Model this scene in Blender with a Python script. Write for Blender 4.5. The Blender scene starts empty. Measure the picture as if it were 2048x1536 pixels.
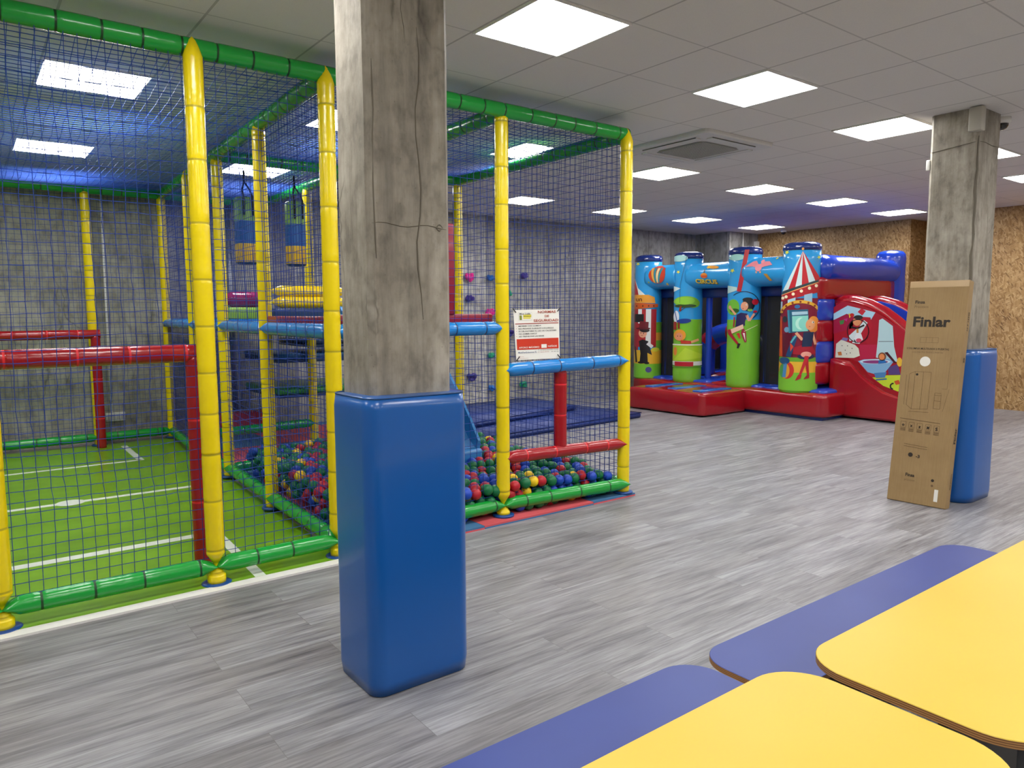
import bpy, bmesh, math, random
from mathutils import Vector, Matrix, noise
from math import sin, cos, pi, sqrt, atan2, asin
random.seed(7)
scene = bpy.context.scene
C = scene.collection

# ------------------------------------------------------------------ camera
CAM = Vector((0, 0, 1.48))
cr = Vector((0.79620498, -0.60501044, -0.00447136)); cu = Vector((0.06343360, 0.07612562, 0.99507842)); cw = Vector((0.60169245, 0.79257003, -0.09898959))
cam_data = bpy.data.cameras.new('camera')
cam_data.sensor_width = 36.0
cam_data.lens = 1457.88 / 2048 * 36.0
cam_data.clip_start = 0.02
cam = bpy.data.objects.new('camera', cam_data)
M = Matrix((cr, cu, -cw)).transposed().to_4x4(); M.translation = CAM
cam.matrix_world = M
C.objects.link(cam); scene.camera = cam

# ------------------------------------------------------------------ world, exposure
HC = 2.968
w_ = bpy.data.worlds.new('world'); scene.world = w_; w_.use_nodes = True
w_.node_tree.nodes['Background'].inputs[0].default_value = (0.55, 0.6, 0.7, 1)
w_.node_tree.nodes['Background'].inputs[1].default_value = 0.15
vs = scene.view_settings
scene.display_settings.display_device = 'sRGB'
vs.view_transform = 'Standard'; vs.look = 'None'; vs.exposure = 0.0; vs.gamma = 1.0; vs.use_curve_mapping = False
LAMP = 24.0

def ray(px, py):
    return cw + cr * ((px - 1024) / 1457.88) - cu * ((py - 768) / 1457.88)

# ------------------------------------------------------------------ materials
def lin(c):
    if isinstance(c, str):
        c = [int(c[i:i + 2], 16) / 255 for i in (1, 3, 5)]
        return tuple(x / 12.92 if x <= .04045 else ((x + .055) / 1.055) ** 2.4 for x in c)
    return c
MATS = {}
def mat(name, col, rough=.5, metal=0., bump=0., bscale=20., coat=0., spec=.5, emit=None, trans=0., sub=0.):
    if name in MATS: return MATS[name]
    m = bpy.data.materials.new(name); m.use_nodes = True
    nt = m.node_tree; b = nt.nodes['Principled BSDF']
    b.inputs['Base Color'].default_value = (*lin(col), 1)
    b.inputs['Roughness'].default_value = rough; b.inputs['Metallic'].default_value = metal
    b.inputs['Coat Weight'].default_value = coat; b.inputs['Coat Roughness'].default_value = .08
    b.inputs['Specular IOR Level'].default_value = spec
    if emit: 
        b.inputs['Emission Color'].default_value = (*emit[0], 1); b.inputs['Emission Strength'].default_value = emit[1]
    if bump:
        tc = nt.nodes.new('ShaderNodeTexCoord'); nz = nt.nodes.new('ShaderNodeTexNoise'); nz.inputs['Scale'].default_value = bscale
        nz.inputs['Detail'].default_value = 2.5
        bp = nt.nodes.new('ShaderNodeBump'); bp.inputs['Strength'].default_value = bump; bp.inputs['Distance'].default_value = .02
        nt.links.new(tc.outputs['Object'], nz.inputs['Vector']); nt.links.new(nz.outputs['Fac'], bp.inputs['Height'])
        nt.links.new(bp.outputs['Normal'], b.inputs['Normal'])
    MATS[name] = m
    return m
class NT:
    """small helper around a node tree"""
    def __init__(s, name):
        s.m = bpy.data.materials.new(name); s.m.use_nodes = True; s.t = s.m.node_tree; s.b = s.t.nodes['Principled BSDF']; MATS[name] = s.m
    def n(s, typ, ins=None, **kw):
        nd = s.t.nodes.new(typ)
        for k, v in kw.items(): setattr(nd, k, v)
        for k, v in (ins or {}).items():
            if hasattr(v, 'is_linked') or isinstance(v, bpy.types.NodeSocket): s.t.links.new(v, nd.inputs[k])
            else: nd.inputs[k].default_value = v
        return nd
    def link(s, a, b): s.t.links.new(a, b)
    def pos(s, scale=(1, 1, 1), rot=(0, 0, 0), loc=(0, 0, 0)):
        g = s.n('ShaderNodeNewGeometry')
        return s.n('ShaderNodeMapping', {0: g.outputs['Position'], 'Scale': scale, 'Rotation': rot, 'Location': loc}).outputs[0]
    def noise(s, vec, scale, detail=4, rough=.55):
        return s.n('ShaderNodeTexNoise', {'Vector': vec, 'Scale': scale, 'Detail': detail, 'Roughness': rough}).outputs['Fac']
    def ramp(s, fac, stops):
        r = s.n('ShaderNodeValToRGB', {0: fac}); e = r.color_ramp.elements
        e[0].position, e[0].color = stops[0][0], (*lin(stops[0][1]), 1)
        e[1].position, e[1].color = stops[-1][0], (*lin(stops[-1][1]), 1)
        for p, c in stops[1:-1]:
            x = e.new(p); x.color = (*lin(c), 1)
        return r.outputs[0]
    def mix(s, f, a, b, mode='MIX'):
        x = s.n('ShaderNodeMix', data_type='RGBA', blend_type=mode)
        for i, v in ((0, f), (6, a), (7, b)):
            if isinstance(v, bpy.types.NodeSocket): s.link(v, x.inputs[i])
            else: x.inputs[i].default_value = (*lin(v), 1) if i and len(v) < 4 or isinstance(v, str) else v
        return x.outputs[2]
    def math(s, op, a, b=None):
        x = s.n('ShaderNodeMath', operation=op)
        for i, v in ((0, a), (1, b)):
            if v is None: continue
            if isinstance(v, bpy.types.NodeSocket): s.link(v, x.inputs[i])
            else: x.inputs[i].default_value = v
        return x.outputs[0]
    def bump(s, h, strength=.3, dist=.01):
        s.link(s.n('ShaderNodeBump', {'Height': h, 'Strength': strength, 'Distance': dist}).outputs[0], s.b.inputs['Normal'])
    def out(s, col=None, rough=None):
        if col is not None: s.link(col, s.b.inputs['Base Color'])
        if rough is not None: s.b.inputs['Roughness'].default_value = rough
        return s.m

# grey laminate planks laid along X
k = NT('floor_planks')
br = k.n('ShaderNodeTexBrick', {'Vector': k.pos(), 'Color1': (0, 0, 0, 1), 'Color2': (1, 1, 1, 1), 'Mortar': (.5, .5, .5, 1), 'Scale': 1.0,
    'Mortar Size': .0012, 'Mortar Smooth': .2, 'Brick Width': 1.25, 'Row Height': .19}, offset=.37, offset_frequency=2)
bw = k.n('ShaderNodeSeparateColor', {0: br.outputs['Color']}).outputs[0]
off = k.n('ShaderNodeCombineXYZ', {0: k.math('MULTIPLY', bw, 37.), 1: k.math('MULTIPLY', bw, 11.), 2: 0.})
vec = k.n('ShaderNodeVectorMath', {0: k.pos(scale=(1, 1, 1)), 1: off.outputs[0]}, operation='ADD').outputs[0]
def st(sc): return k.n('ShaderNodeMapping', {0: vec, 'Scale': sc}).outputs[0]
g1 = k.noise(st((1.1, 15, 1)), 1.6, 7, .66)
g2 = k.noise(st((3.0, 70, 1)), 1.5, 4, .6)
g3 = k.noise(st((.9, 4.5, 1)), 1.6, 3, .5)
base = k.ramp(g1, [(.24, '#63626a'), (.40, '#8a898f'), (.55, '#a3a3a7'), (.75, '#b8b8bc')])
fine = k.ramp(g2, [(.3, '#8d8c8c'), (.62, '#ffffff')])
c1 = k.mix(.5, base, fine, 'MULTIPLY')
c1 = k.mix(.55, c1, k.ramp(g3, [(.3, '#a3a0a2'), (.6, '#f4f4f4')]), 'MULTIPLY')
c1 = k.mix(1.0, c1, k.ramp(bw, [(0., '#e6e3e1'), (1., '#ffffff')]), 'MULTIPLY')
c1 = k.mix(k.math('MULTIPLY', br.outputs['Fac'], .55), c1, '#55524f')
k.bump(k.math('SUBTRACT', g2, br.outputs['Fac']), .12, .003)
k.b.inputs['Specular IOR Level'].default_value = .45
M_floor = k.out(c1, .42)

# suspended ceiling of 0.6 m tiles
k = NT('ceiling_tiles')
def gridline(ax, x0, wd):
    p = k.n('ShaderNodeSeparateXYZ', {0: k.pos()}).outputs[ax]
    f = k.math('FRACT', k.math('DIVIDE', k.math('SUBTRACT', p, x0), .6))
    d = k.math('MINIMUM', f, k.math('SUBTRACT', 1., f))
    return k.math('LESS_THAN', d, wd / .6)
ln = k.math('MAXIMUM', gridline(0, 2.5937 + .3 - 60, .0065), k.math('MULTIPLY', gridline(1, 3.0605 + .3 - 60, .005), .75))
tn = k.noise(k.pos(), 260., 2)
col = k.mix(k.math('MULTIPLY', ln, .45), k.ramp(tn, [(.3, '#d8d5d1'), (.7, '#dfdcd8')]), '#5e5c5a')
k.bump(k.math('MULTIPLY', ln, -1.), .5, .004)
M_ceil = k.out(col, .85)

def concrete(name, a, b, c, streak=1., lines=0.):
    k = NT(name)
    p = k.pos()
    n1 = k.noise(p, 2.2, 8, .62); n2 = k.noise(k.pos(scale=(9, 9, .9)), 1., 6, .65); n3 = k.noise(k.pos(scale=(1, 1, .6)), 14., 5, .6)
    col = k.ramp(n1, [(.28, a), (.5, b), (.72, c)])
    col = k.mix(.65 * streak, col, k.ramp(n2, [(.3, '#6f6a62'), (.5, '#cfccc6'), (.7, '#ffffff')]), 'MULTIPLY')
    col = k.mix(.5, col, k.ramp(n3, [(.33, '#7b766e'), (.5, '#e2e0dc'), (.68, '#ffffff')]), 'MULTIPLY')
    dv = k.n('ShaderNodeVectorMath', {0: k.pos(scale=(3.3, 3.3, .55)), 1: k.n('ShaderNodeVectorMath', {0: k.n('ShaderNodeTexNoise', {'Vector': p, 'Scale': 3., 'Detail': 4.}).outputs['Color'], 'Scale': .5}, operation='SCALE').outputs[0]}, operation='ADD').outputs[0]
    wv = k.n('ShaderNodeTexVoronoi', {'Vector': dv, 'Scale': 1.}, feature='DISTANCE_TO_EDGE').outputs['Distance']
    msk = k.ramp(k.noise(p, 1.7, 3), [(.48, (0, 0, 0)), (.62, (1, 1, 1))])
    col = k.mix(k.math('MULTIPLY', msk, .6), col, k.ramp(wv, [(0., '#6e6960'), (.02, '#ffffff')]), 'MULTIPLY')
    if lines:
        s_ = k.n('ShaderNodeSeparateXYZ', {0: p})
        sx = k.math('ADD', s_.outputs[0], s_.outputs[1])
        fr = k.math('FRACT', k.math('DIVIDE', sx, lines))
        cell = k.math('FLOOR', k.math('DIVIDE', sx, lines))
        wn = k.n('ShaderNodeTexWhiteNoise', {'W': cell}, noise_dimensions='1D').outputs['Value']
        col = k.mix(.8, col, k.ramp(wn, [(0., '#a9a9ab'), (1., '#ffffff')]), 'MULTIPLY')
        col = k.mix(.75, col, k.ramp(fr, [(0., '#55534f'), (.03, '#ffffff')]), 'MULTIPLY')
    pit = k.n('ShaderNodeTexVoronoi', {'Vector': p, 'Scale': 26.}).outputs['Distance']
    pr_ = k.ramp(pit, [(.03, '#59544c'), (.09, '#ffffff')])
    col = k.mix(.35, col, pr_, 'MULTIPLY')
    k.bump(k.math('ADD', n3, n2), .35, .012)
    return k.out(col, .78)
M_conc = concrete('pillar_concrete', '#8f887c', '#b3aca0', '#c9c3b8')
M_wall = concrete('wall_concrete', '#b4b3ae', '#cccbc6', '#dcdbd7', .6, .62)
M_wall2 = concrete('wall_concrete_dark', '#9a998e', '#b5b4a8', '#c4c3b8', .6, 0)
k = NT('osb_board')
def flakes(rot, sc, seed):
    v = k.n('ShaderNodeTexVoronoi', {'Vector': k.n('ShaderNodeMapping', {0: k.pos(rot=(rot, rot * .3, 0)), 'Scale': sc, 'Location': (seed, seed, seed)}).outputs[0], 'Scale': 1.})
    return k.n('ShaderNodeSeparateColor', {0: v.outputs['Color']}).outputs
f1 = flakes(.5, (15, 14, 60), 0); f2 = flakes(-.9, (20, 17, 64), 5); f3 = flakes(1.7, (15, 16, 55), 9)
ca = k.ramp(f1[0], [(0., '#8d6a3e'), (.3, '#ad8a58'), (.7, '#bb9866'), (1., '#d0b181')])
cb = k.ramp(f2[0], [(0., '#7c5c36'), (.35, '#ab8653'), (1., '#c9a877')])
cc = k.ramp(f3[0], [(0., '#96713f'), (.5, '#b5915e'), (1., '#cdad7c')])
col = k.mix(k.math('GREATER_THAN', f2[1], .5), ca, cb); col = k.mix(k.math('GREATER_THAN', f3[1], .6), col, cc)
nn = k.noise(k.pos(), 3., 4)
col = k.mix(.4, col, k.ramp(nn, [(.3, '#b39a80'), (.7, '#ffffff')]), 'MULTIPLY')
k.bump(f2[1], .2, .003)
M_osb = k.out(col, .6)
M_plain = mat('plain_wall', '#b9b5ac', .8)

k = NT('cardboard')
p = k.pos(scale=(1, 1, 1))
col = k.ramp(k.noise(p, 6., 5), [(.3, '#957a52'), (.7, '#a0855c')])
col = k.mix(.25, col, k.ramp(k.noise(k.pos(scale=(3, 90, 3)), 2., 3), [(.3, '#cbb894'), (.7, '#ffffff')]), 'MULTIPLY')
M_card = k.out(col, .75)
k = NT('green_turf_vinyl')
col = k.ramp(k.noise(k.pos(scale=(1, 3, 1)), 1.5, 5), [(.3, '#6a9c16'), (.7, '#7cae20')])
k.bump(k.noise(k.pos(), 2.5, 2), .15, .02)
M_turf = k.out(col, .28)
k = NT('concrete_pad_foam')

def vinyl(n, c, r=.26, b=.25, sc=14, coat=.25): return mat(n, c, r, bump=b, bscale=sc, coat=coat)
Y_ = vinyl('yellow_vinyl', '#ecd200'); YS = mat('yellow_seam', '#b8a408', .5)
G_ = vinyl('green_vinyl', '#159a37'); GS = mat('green_seam', '#053e16', .5)
R_ = vinyl('red_vinyl', '#9e0d19'); RS = mat('red_seam', '#e0202c', .5)
B_ = vinyl('blue_vinyl', '#0f7fd0'); BS = mat('blue_seam', '#063768', .5)
NETM = mat('blue_net_cord', '#10307c', .7, spec=.3)
NETR = mat('lit_roof_net_cord', '#1d4fb4', .6)  # brighter than the other nets: lamp light on the roof put into the colour
NETD = mat('dark_net_cord', '#10182e', .6)
DISC = mat('blue_plastic', '#12458c', .4)
WH = mat('white_plastic', '#e6e5e0', .4)
BLK = mat('black_strap', '#101114', .6)
GREYM = mat('grey_metal', '#8f9294', .35, metal=.7)
PAD = mat('blue_padding_vinyl', '#0f58a6', .28, bump=.12, bscale=3.5, coat=.2)
PADE = mat('padding_seam', '#0d3c70', .5)

# ------------------------------------------------------------------ mesh builder
def frame(ax):
    ax = Vector(ax).normalized()
    up = Vector((0, 0, 1)) if abs(ax.z) < .9 else Vector((0, 1, 0))
    s = ax.cross(up).normalized(); return ax, s, s.cross(ax).normalized()
class MB:
    def __init__(s): s.v = []; s.f = []; s.mi = []; s.sm = []; s.ms = []
    def m(s, mt):
        if mt not in s.ms: s.ms.append(mt)
        return s.ms.index(mt)
    def add(s, vs_, fs, mt, smooth=False):
        o = len(s.v); s.v += [tuple(x) for x in vs_]; i = s.m(mt)
        for f in fs: s.f.append([a + o for a in f]); s.mi.append(i); s.sm.append(smooth)
    def box(s, a, b, mt, T=None):
        (x0, y0, z0), (x1, y1, z1) = a, b
        vv = [Vector((x, y, z)) for z in (z0, z1) for y in (y0, y1) for x in (x0, x1)]
        if T: vv = [T @ q for q in vv]
        s.add(vv, [(0, 2, 3, 1), (4, 5, 7, 6), (0, 1, 5, 4), (2, 6, 7, 3), (0, 4, 6, 2), (1, 3, 7, 5)], mt)
    def rbox(s, a, b, r, mt, seg=3, T=None, smooth=True):
        bm = bmesh.new(); bmesh.ops.create_cube(bm, size=1)
        c = [(a[i] + b[i]) / 2 for i in range(3)]; d = [abs(b[i] - a[i]) for i in range(3)]
        for q in bm.verts: q.co = Vector([c[i] + q.co[i] * d[i] for i in range(3)])
        bmesh.ops.bevel(bm, geom=bm.edges[:], offset=min(r, min(d) * .49), segments=seg, profile=.5, affect='EDGES')
        s.bm(bm, mt, smooth, T)
    def bm(s, bm, mt, smooth=False, T=None):
        bm.verts.index_update()
        vv = [q.co.copy() for q in bm.verts]
        if T: vv = [T @ q for q in vv]
        s.add(vv, [[q.index for q in f.verts] for f in bm.faces], mt, smooth); bm.free()
    def rings(s, rings, mt, cap0=True, cap1=True, smooth=True, mats=None):
        n = len(rings[0]); vv = [q for r in rings for q in r]; o = len(s.v); s.v += [tuple(q) for q in vv]
        for i in range(len(rings) - 1):
            mm = s.m(mats[i] if mats else mt)
            for j in range(n):
                j2 = (j + 1) % n
                s.f.append([o + i * n + j, o + i * n + j2, o + (i + 1) * n + j2, o + (i + 1) * n + j]); s.mi.append(mm); s.sm.append(smooth)
        for c, flag in ((0, cap0), (len(rings) - 1, cap1)):
            if flag:
                q = [o + c * n + j for j in range(n)]
                s.f.append(q[::-1] if c == 0 else q); s.mi.append(s.m(mt)); s.sm.append(False)
    def tube(s, pts, r, mt, n=12, cap=True, rads=None, flat=1., mats=None):
        pts = [Vector(q) for q in pts]; R = []; prev = None
        for i, q in enumerate(pts):
            d = (pts[min(i + 1, len(pts) - 1)] - pts[max(i - 1, 0)])
            if d.length < 1e-7: d = Vector((0, 0, 1))
            ax, a, b = frame(d)
            if prev is not None and a.dot(prev) < 0: a, b = -a, -b
            prev = a
            rr = rads[i] if rads else r
            R.append([q + a * (cos(2 * pi * j / n) * rr) + b * (sin(2 * pi * j / n) * rr * flat) for j in range(n)])
        s.rings(R, mt, cap, cap, mats=mats)
    def lathe(s, c, prof, mt, n=24, smooth=True, mats=None):
        c = Vector(c)
        s.rings([[c + Vector((cos(2 * pi * j / n) * max(r, 1e-4), sin(2 * pi * j / n) * max(r, 1e-4), z)) for j in range(n)] for r, z in prof], mt, smooth=smooth, mats=mats)
    def prism(s, poly, F, t0, t1, mt, smooth=False):
        """poly 2D, F(u,v,t) -> 3D, extruded between t0 and t1"""
        n = len(poly); vv = [F(u, v, t0) for u, v in poly] + [F(u, v, t1) for u, v in poly]
        s.add(vv, [list(range(n))[::-1], list(range(n, 2 * n))] , mt)
        s.add(vv, [[i, (i + 1) % n, n + (i + 1) % n, n + i] for i in range(n)], mt, smooth)
    def ball(s, c, r, mt, sub=2, sc=(1, 1, 1), T=None):
        bm = bmesh.new(); bmesh.ops.create_icosphere(bm, subdivisions=sub, radius=1)
        for q in bm.verts: q.co = Vector((c[0] + q.co.x * r * sc[0], c[1] + q.co.y * r * sc[1], c[2] + q.co.z * r * sc[2]))
        s.bm(bm, mt, True, T)
    def build(s, name, parent=None, **tags):
        me = bpy.data.meshes.new(name); me.from_pydata(s.v, [], s.f)
        for mt in s.ms: me.materials.append(mt)
        me.polygons.foreach_set('material_index', s.mi); me.polygons.foreach_set('use_smooth', s.sm)
        me.validate(); me.update()
        o = bpy.data.objects.new(name, me); C.objects.link(o)
        if parent is not None:
            o.parent = parent; o.matrix_parent_inverse = Matrix.Identity(4)
            wp = parent
            inv = Matrix.Identity(4)
            chain = []
            while wp is not None: chain.append(wp); wp = wp.parent
            for q in chain[::-1]: inv = inv @ q.matrix_basis
            if inv != Matrix.Identity(4): me.transform(inv.inverted())
        for k_, v_ in tags.items(): o[k_] = v_
        return o
def thing(name, label, cat, loc=(0, 0, 0), rz=0, group=None):
    o = bpy.data.objects.new(name, None); C.objects.link(o); o.location = loc; o.rotation_euler = (0, 0, rz)
    o.empty_display_size = .1
    o['label'] = label; o['category'] = cat
    if group: o['group'] = group
    return o
def tag(o, label, cat, group=None, kind=None):
    o['label'] = label; o['category'] = cat
    if group: o['group'] = group
    if kind: o['kind'] = kind
    return o
def copy_tree(o, parent=None):
    c = o.copy(); C.objects.link(c)
    if parent is not None: c.parent = parent
    for ch in [q for q in o.children]: copy_tree(ch, c)
    return c

# clip polygons into narrow strips so prints can follow curved vinyl
def clip(poly, ax, val, keep_less):
    out = []
    for i in range(len(poly)):
        a, b = poly[i], poly[(i + 1) % len(poly)]
        ina = (a[ax] <= val) if keep_less else (a[ax] >= val); inb = (b[ax] <= val) if keep_less else (b[ax] >= val)
        if ina: out.append(a)
        if ina != inb:
            t = (val - a[ax]) / (b[ax] - a[ax]); out.append((a[0] + (b[0] - a[0]) * t, a[1] + (b[1] - a[1]) * t))
    return out
def paint(mb, poly, F, layer, mt, step=.03, ax=0):
    lo = min(p_[ax] for p_ in poly); hi = max(p_[ax] for p_ in poly)
    n = max(1, int(math.ceil((hi - lo) / step)))
    for i in range(n):
        a = lo + (hi - lo) * i / n; b = lo + (hi - lo) * (i + 1) / n
        q = clip(clip(poly, ax, a, False), ax, b, True)
        if len(q) >= 3: mb.add([F(u_, v_, .0025 + layer * .0009) for u_, v_ in q], [list(range(len(q)))], mt)
def ell(cx, cy, rx, ry, n=20, rot=0, a0=0, a1=2 * pi):
    full = abs(a1 - a0) > 6.28
    out = []
    for i in range(n if full else n + 1):
        t = a0 + (a1 - a0) * i / n; x, y = rx * cos(t), ry * sin(t)
        out.append((cx + x * cos(rot) - y * sin(rot), cy + x * sin(rot) + y * cos(rot)))
    return out
def star(cx, cy, r, rot=pi / 2): return [(cx + (r if i % 2 == 0 else r * .42) * cos(rot + i * pi / 5), cy + (r if i % 2 == 0 else r * .42) * sin(rot + i * pi / 5)) for i in range(10)]
def rect(x0, y0, x1, y1): return [(x0, y0), (x1, y0), (x1, y1), (x0, y1)]
def line2(p0, p1, w0, w1=None):
    w1 = w0 if w1 is None else w1; d = Vector((p1[0] - p0[0], p1[1] - p0[1])); d.normalize(); nx, ny = -d.y, d.x
    return [(p0[0] + nx * w0, p0[1] + ny * w0), (p0[0] - nx * w0, p0[1] - ny * w0), (p1[0] - nx * w1, p1[1] - ny * w1), (p1[0] + nx * w1, p1[1] + ny * w1)]
def col(h): return mat('ink_' + h[1:], h, .32, coat=.15)

# text as flat mesh data from the built-in font
_tc = {}
def text2d(txt, size=1., bold=0., width=None, align='LEFT'):
    key = (txt, bold)
    if key not in _tc:
        cu_ = bpy.data.curves.new('txt', 'FONT'); cu_.body = txt; cu_.offset = bold; cu_.resolution_u = 2; cu_.fill_mode = 'FRONT'
        ob = bpy.data.objects.new('txt', cu_); C.objects.link(ob)
        dg = bpy.context.evaluated_depsgraph_get(); me = ob.evaluated_get(dg).to_mesh()
        V = [(q.co.x, q.co.y) for q in me.vertices]; Fc = [list(p_.vertices) for p_ in me.polygons]
        ob.evaluated_get(dg).to_mesh_clear(); bpy.data.objects.remove(ob); bpy.data.curves.remove(cu_)
        _tc[key] = (V, Fc)
    V, Fc = _tc[key]
    if not V: return [], [], 0
    x0 = min(q[0] for q in V); x1 = max(q[0] for q in V)
    sx = size if width is None else width / (x1 - x0)
    dx = {'LEFT': 0, 'CENTER': -.5, 'RIGHT': -1.}[align] * (x1 - x0)
    return [((q[0] - x0 + dx) * sx, q[1] * size) for q in V], Fc, (x1 - x0) * sx
def write(mb, txt, F, u0, v0, size, mt, layer=3, bold=0., width=None, align='LEFT', rot=0.):
    V, Fc, _ = text2d(txt, size, bold, width, align)
    mb.add([F(u0 + a * cos(rot) - b * sin(rot), v0 + a * sin(rot) + b * cos(rot), .0025 + layer * .0009) for a, b in V], Fc, mt)

# ================================================================== ROOM SHELL
XL, XR, YF, YB = -3.4, 12.65, -4.2, 9.45
mb = MB(); mb.box((XL, YF, -.1), (14.2, YB + .1, 0), M_floor); o = mb.build('floor', kind='structure'); 
mb = MB(); mb.box((XL, YF, HC), (14.2, YB + .1, HC + .1), M_ceil); mb.build('ceiling', kind='structure')
mb = MB()
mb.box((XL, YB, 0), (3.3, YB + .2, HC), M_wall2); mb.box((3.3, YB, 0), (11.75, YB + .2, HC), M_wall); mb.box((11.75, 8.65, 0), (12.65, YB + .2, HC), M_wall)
mb.build('wall_back', kind='structure')
mb = MB()
mb.box((12.65, 5.75, 0), (14.0, YB + .2, HC), M_osb); mb.box((13.2, 4.9, 0), (14.0, 5.75, HC), M_osb); mb.box((12.3, YF, 0), (14.0, 4.9, HC), M_osb)
mb.build('wall_right', kind='structure')
mb = MB(); mb.box((XL - .2, YF, 0), (XL, YB + .2, HC), M_plain); mb.build('wall_left', kind='structure')
mb = MB(); mb.box((XL, YF - .2, 0), (14, YF, HC), M_plain); mb.build('wall_front', kind='structure')
# white edging strip in front of the sports mat
mb = MB(); mb.box((-1.2, 3.93, .0), (1.80, 4.005, .012), WH); mb.build('trim_1', kind='structure')

# ================================================================== CEILING LIGHTS
diff = NT('light_diffuser'); diff.b.inputs['Base Color'].default_value = (.9, .9, .9, 1)
diff.b.inputs['Emission Color'].default_value = (1.0, .985, .96, 1); diff.b.inputs['Emission Strength'].default_value = LAMP
def ceiling_light(x, y, label):
    t = thing('ceiling_light', label, 'ceiling light', (x, y, HC), 0, 'square light panels in the ceiling')
    f_ = MB()
    for a, b in (((-.298, -.298), (.298, -.286)), ((-.298, .286), (.298, .298)), ((-.298, -.286), (-.286, .286)), ((.286, -.286), (.298, .286))):
        f_.box((x + a[0], y + a[1], HC - .012), (x + b[0], y + b[1], HC - .001), WH)
    f_.build('frame', t)
    d = MB(); d.box((x - .286, y - .286, HC - .008), (x + .286, y + .286, HC - .002), diff.m); d.build('diffuser', t)
    return t
GX = lambda i: 2.5937 + .6 * i
GY = lambda j: 3.0605 + .6 * j
LIGHTS = {
 (0, 0): 'largest square ceiling light panel, at the top edge right of the near pillar',
 (3, 0): 'second largest white ceiling light panel, right of centre at the top',
 (6, 0): 'white ceiling light panel just left of the far concrete pillar top',
 (9, 0): 'white ceiling light panel peeking out right of the far concrete pillar, upper one',
 (12, 0): 'white ceiling light panel cut by the right edge of the photo',
 (-3, 4): 'larger white ceiling light panel over the green sports mat, seen through the roof net',
 (-3, 8): 'smaller white ceiling light panel over the green sports mat, far left above the back wall',
 (0, 4): 'white ceiling light panel half hidden behind the near pillar and yellow post',
 (0, 8): 'thin white ceiling light panel above the hanging punch bags',
 (3, 4): 'white ceiling light panel seen through the roof net right of the near pillar',
 (6, 4): 'white ceiling light panel below the air conditioner, beside the corner yellow post',
 (9, 4): 'white ceiling light panel below and right of the air conditioner grille',
 (12, 4): 'white ceiling light panel above the tent printed inflatable column',
 (15, 4): 'white ceiling light panel farthest right in the far row beside the far pillar',
 (3, 8): 'white ceiling light panel hidden behind the near pillar over the climbing wall',
 (6, 8): 'white ceiling light panel over the climbing wall, seen through the right side net',
 (9, 8): 'white ceiling light panel crossed by the corner yellow post',
 (12, 8): 'small far white ceiling light panel above the balloon printed beam',
 (15, 8): 'smallest white ceiling light panel near the corner of concrete and chipboard walls'}
for i in (-6, -3, 0, 3, 6, 9, 12, 15):
    for j in (-8, -4, 0, 4, 8):
        if GX(i) < XL + .4 or GX(i) > 12.6 or (i, j) == (15, -8): continue
        ceiling_light(GX(i), GY(j), LIGHTS.get((i, j), 'square white ceiling light panel of the hall, outside the photo'))

# ================================================================== CONCRETE PILLARS + PADDING
def rrect(x0, y0, x1, y1, r, n=8):
    out = []
    for cx, cy, a in ((x1 - r, y1 - r, 0), (x0 + r, y1 - r, pi / 2), (x0 + r, y0 + r, pi), (x1 - r, y0 + r, 3 * pi / 2)):
        for i in range(n + 1):
            t = a + pi / 2 * i / n; out.append((cx + r * cos(t), cy + r * sin(t)))
    return out
def pillar(x0, y0, x1, y1, lab, cracks=()):
    m_ = MB(); c = .022
    P = [(x0 + c, y0), (x1 - c, y0), (x1, y0 + c), (x1, y1 - c), (x1 - c, y1), (x0 + c, y1), (x0, y1 - c), (x0, y0 + c)]
    R = []
    for i in range(31):
        z = HC * i / 30
        R.append([Vector((x + .003 * noise.noise(Vector((x * 3, y * 3, z * 4))), y + .003 * noise.noise(Vector((x * 3 + 9, y * 3, z * 4))), z)) for x, y in P])
    m_.rings(R, M_conc, smooth=False)
    for pts, r_ in cracks:
        m_.tube([Vector(q) + Vector((random.uniform(-.003, .003), 0, 0)) for q in pts], r_, mat('crack_shadow', '#6b6458', .9), n=6, rads=[r_ * (.3 if i in (0, len(pts) - 1) else random.uniform(.6, 1.3)) for i in range(len(pts))])
    return tag(m_.build('concrete_pillar'), lab, 'pillar')
def padding(x0, y0, x1, y1, r, h, lab):
    t = thing('pillar_padding', lab, 'padding', ((x0 + x1) / 2, (y0 + y1) / 2, 0))
    m_ = MB(); P = rrect(x0, y0, x1, y1, r); R = []
    cx, cy = (x0 + x1) / 2, (y0 + y1) / 2
    for i in range(25):
        z = .004 + (h - .004) * i / 24; k_ = 1.0
        if i == 0 or i == 24: k_ = .975
        R.append([Vector((cx + (x - cx) * k_ * (1 + .006 * noise.noise(Vector((x * 5, y * 5, z * 3)))), cy + (y - cy) * k_ * (1 + .006 * noise.noise(Vector((x * 5, y * 5 + 7, z * 3)))),
                          z + (.006 * sin(atan2(y - cy, x - cx) * 2 + 1) if i > 20 else 0))) for x, y in P])
    m_.rings(R, PAD)
    m_.build('cover', t)
    s_ = MB(); 
    Q = [Vector((cx + (x - cx) * .972, cy + (y - cy) * .972, h - .001)) for x, y in P]; s_.tube(Q + [Q[0]], .0035, PADE, n=6, cap=False)
    s_.build('top_seam', t, label='stitched dark blue top edge')
    return t
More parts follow.
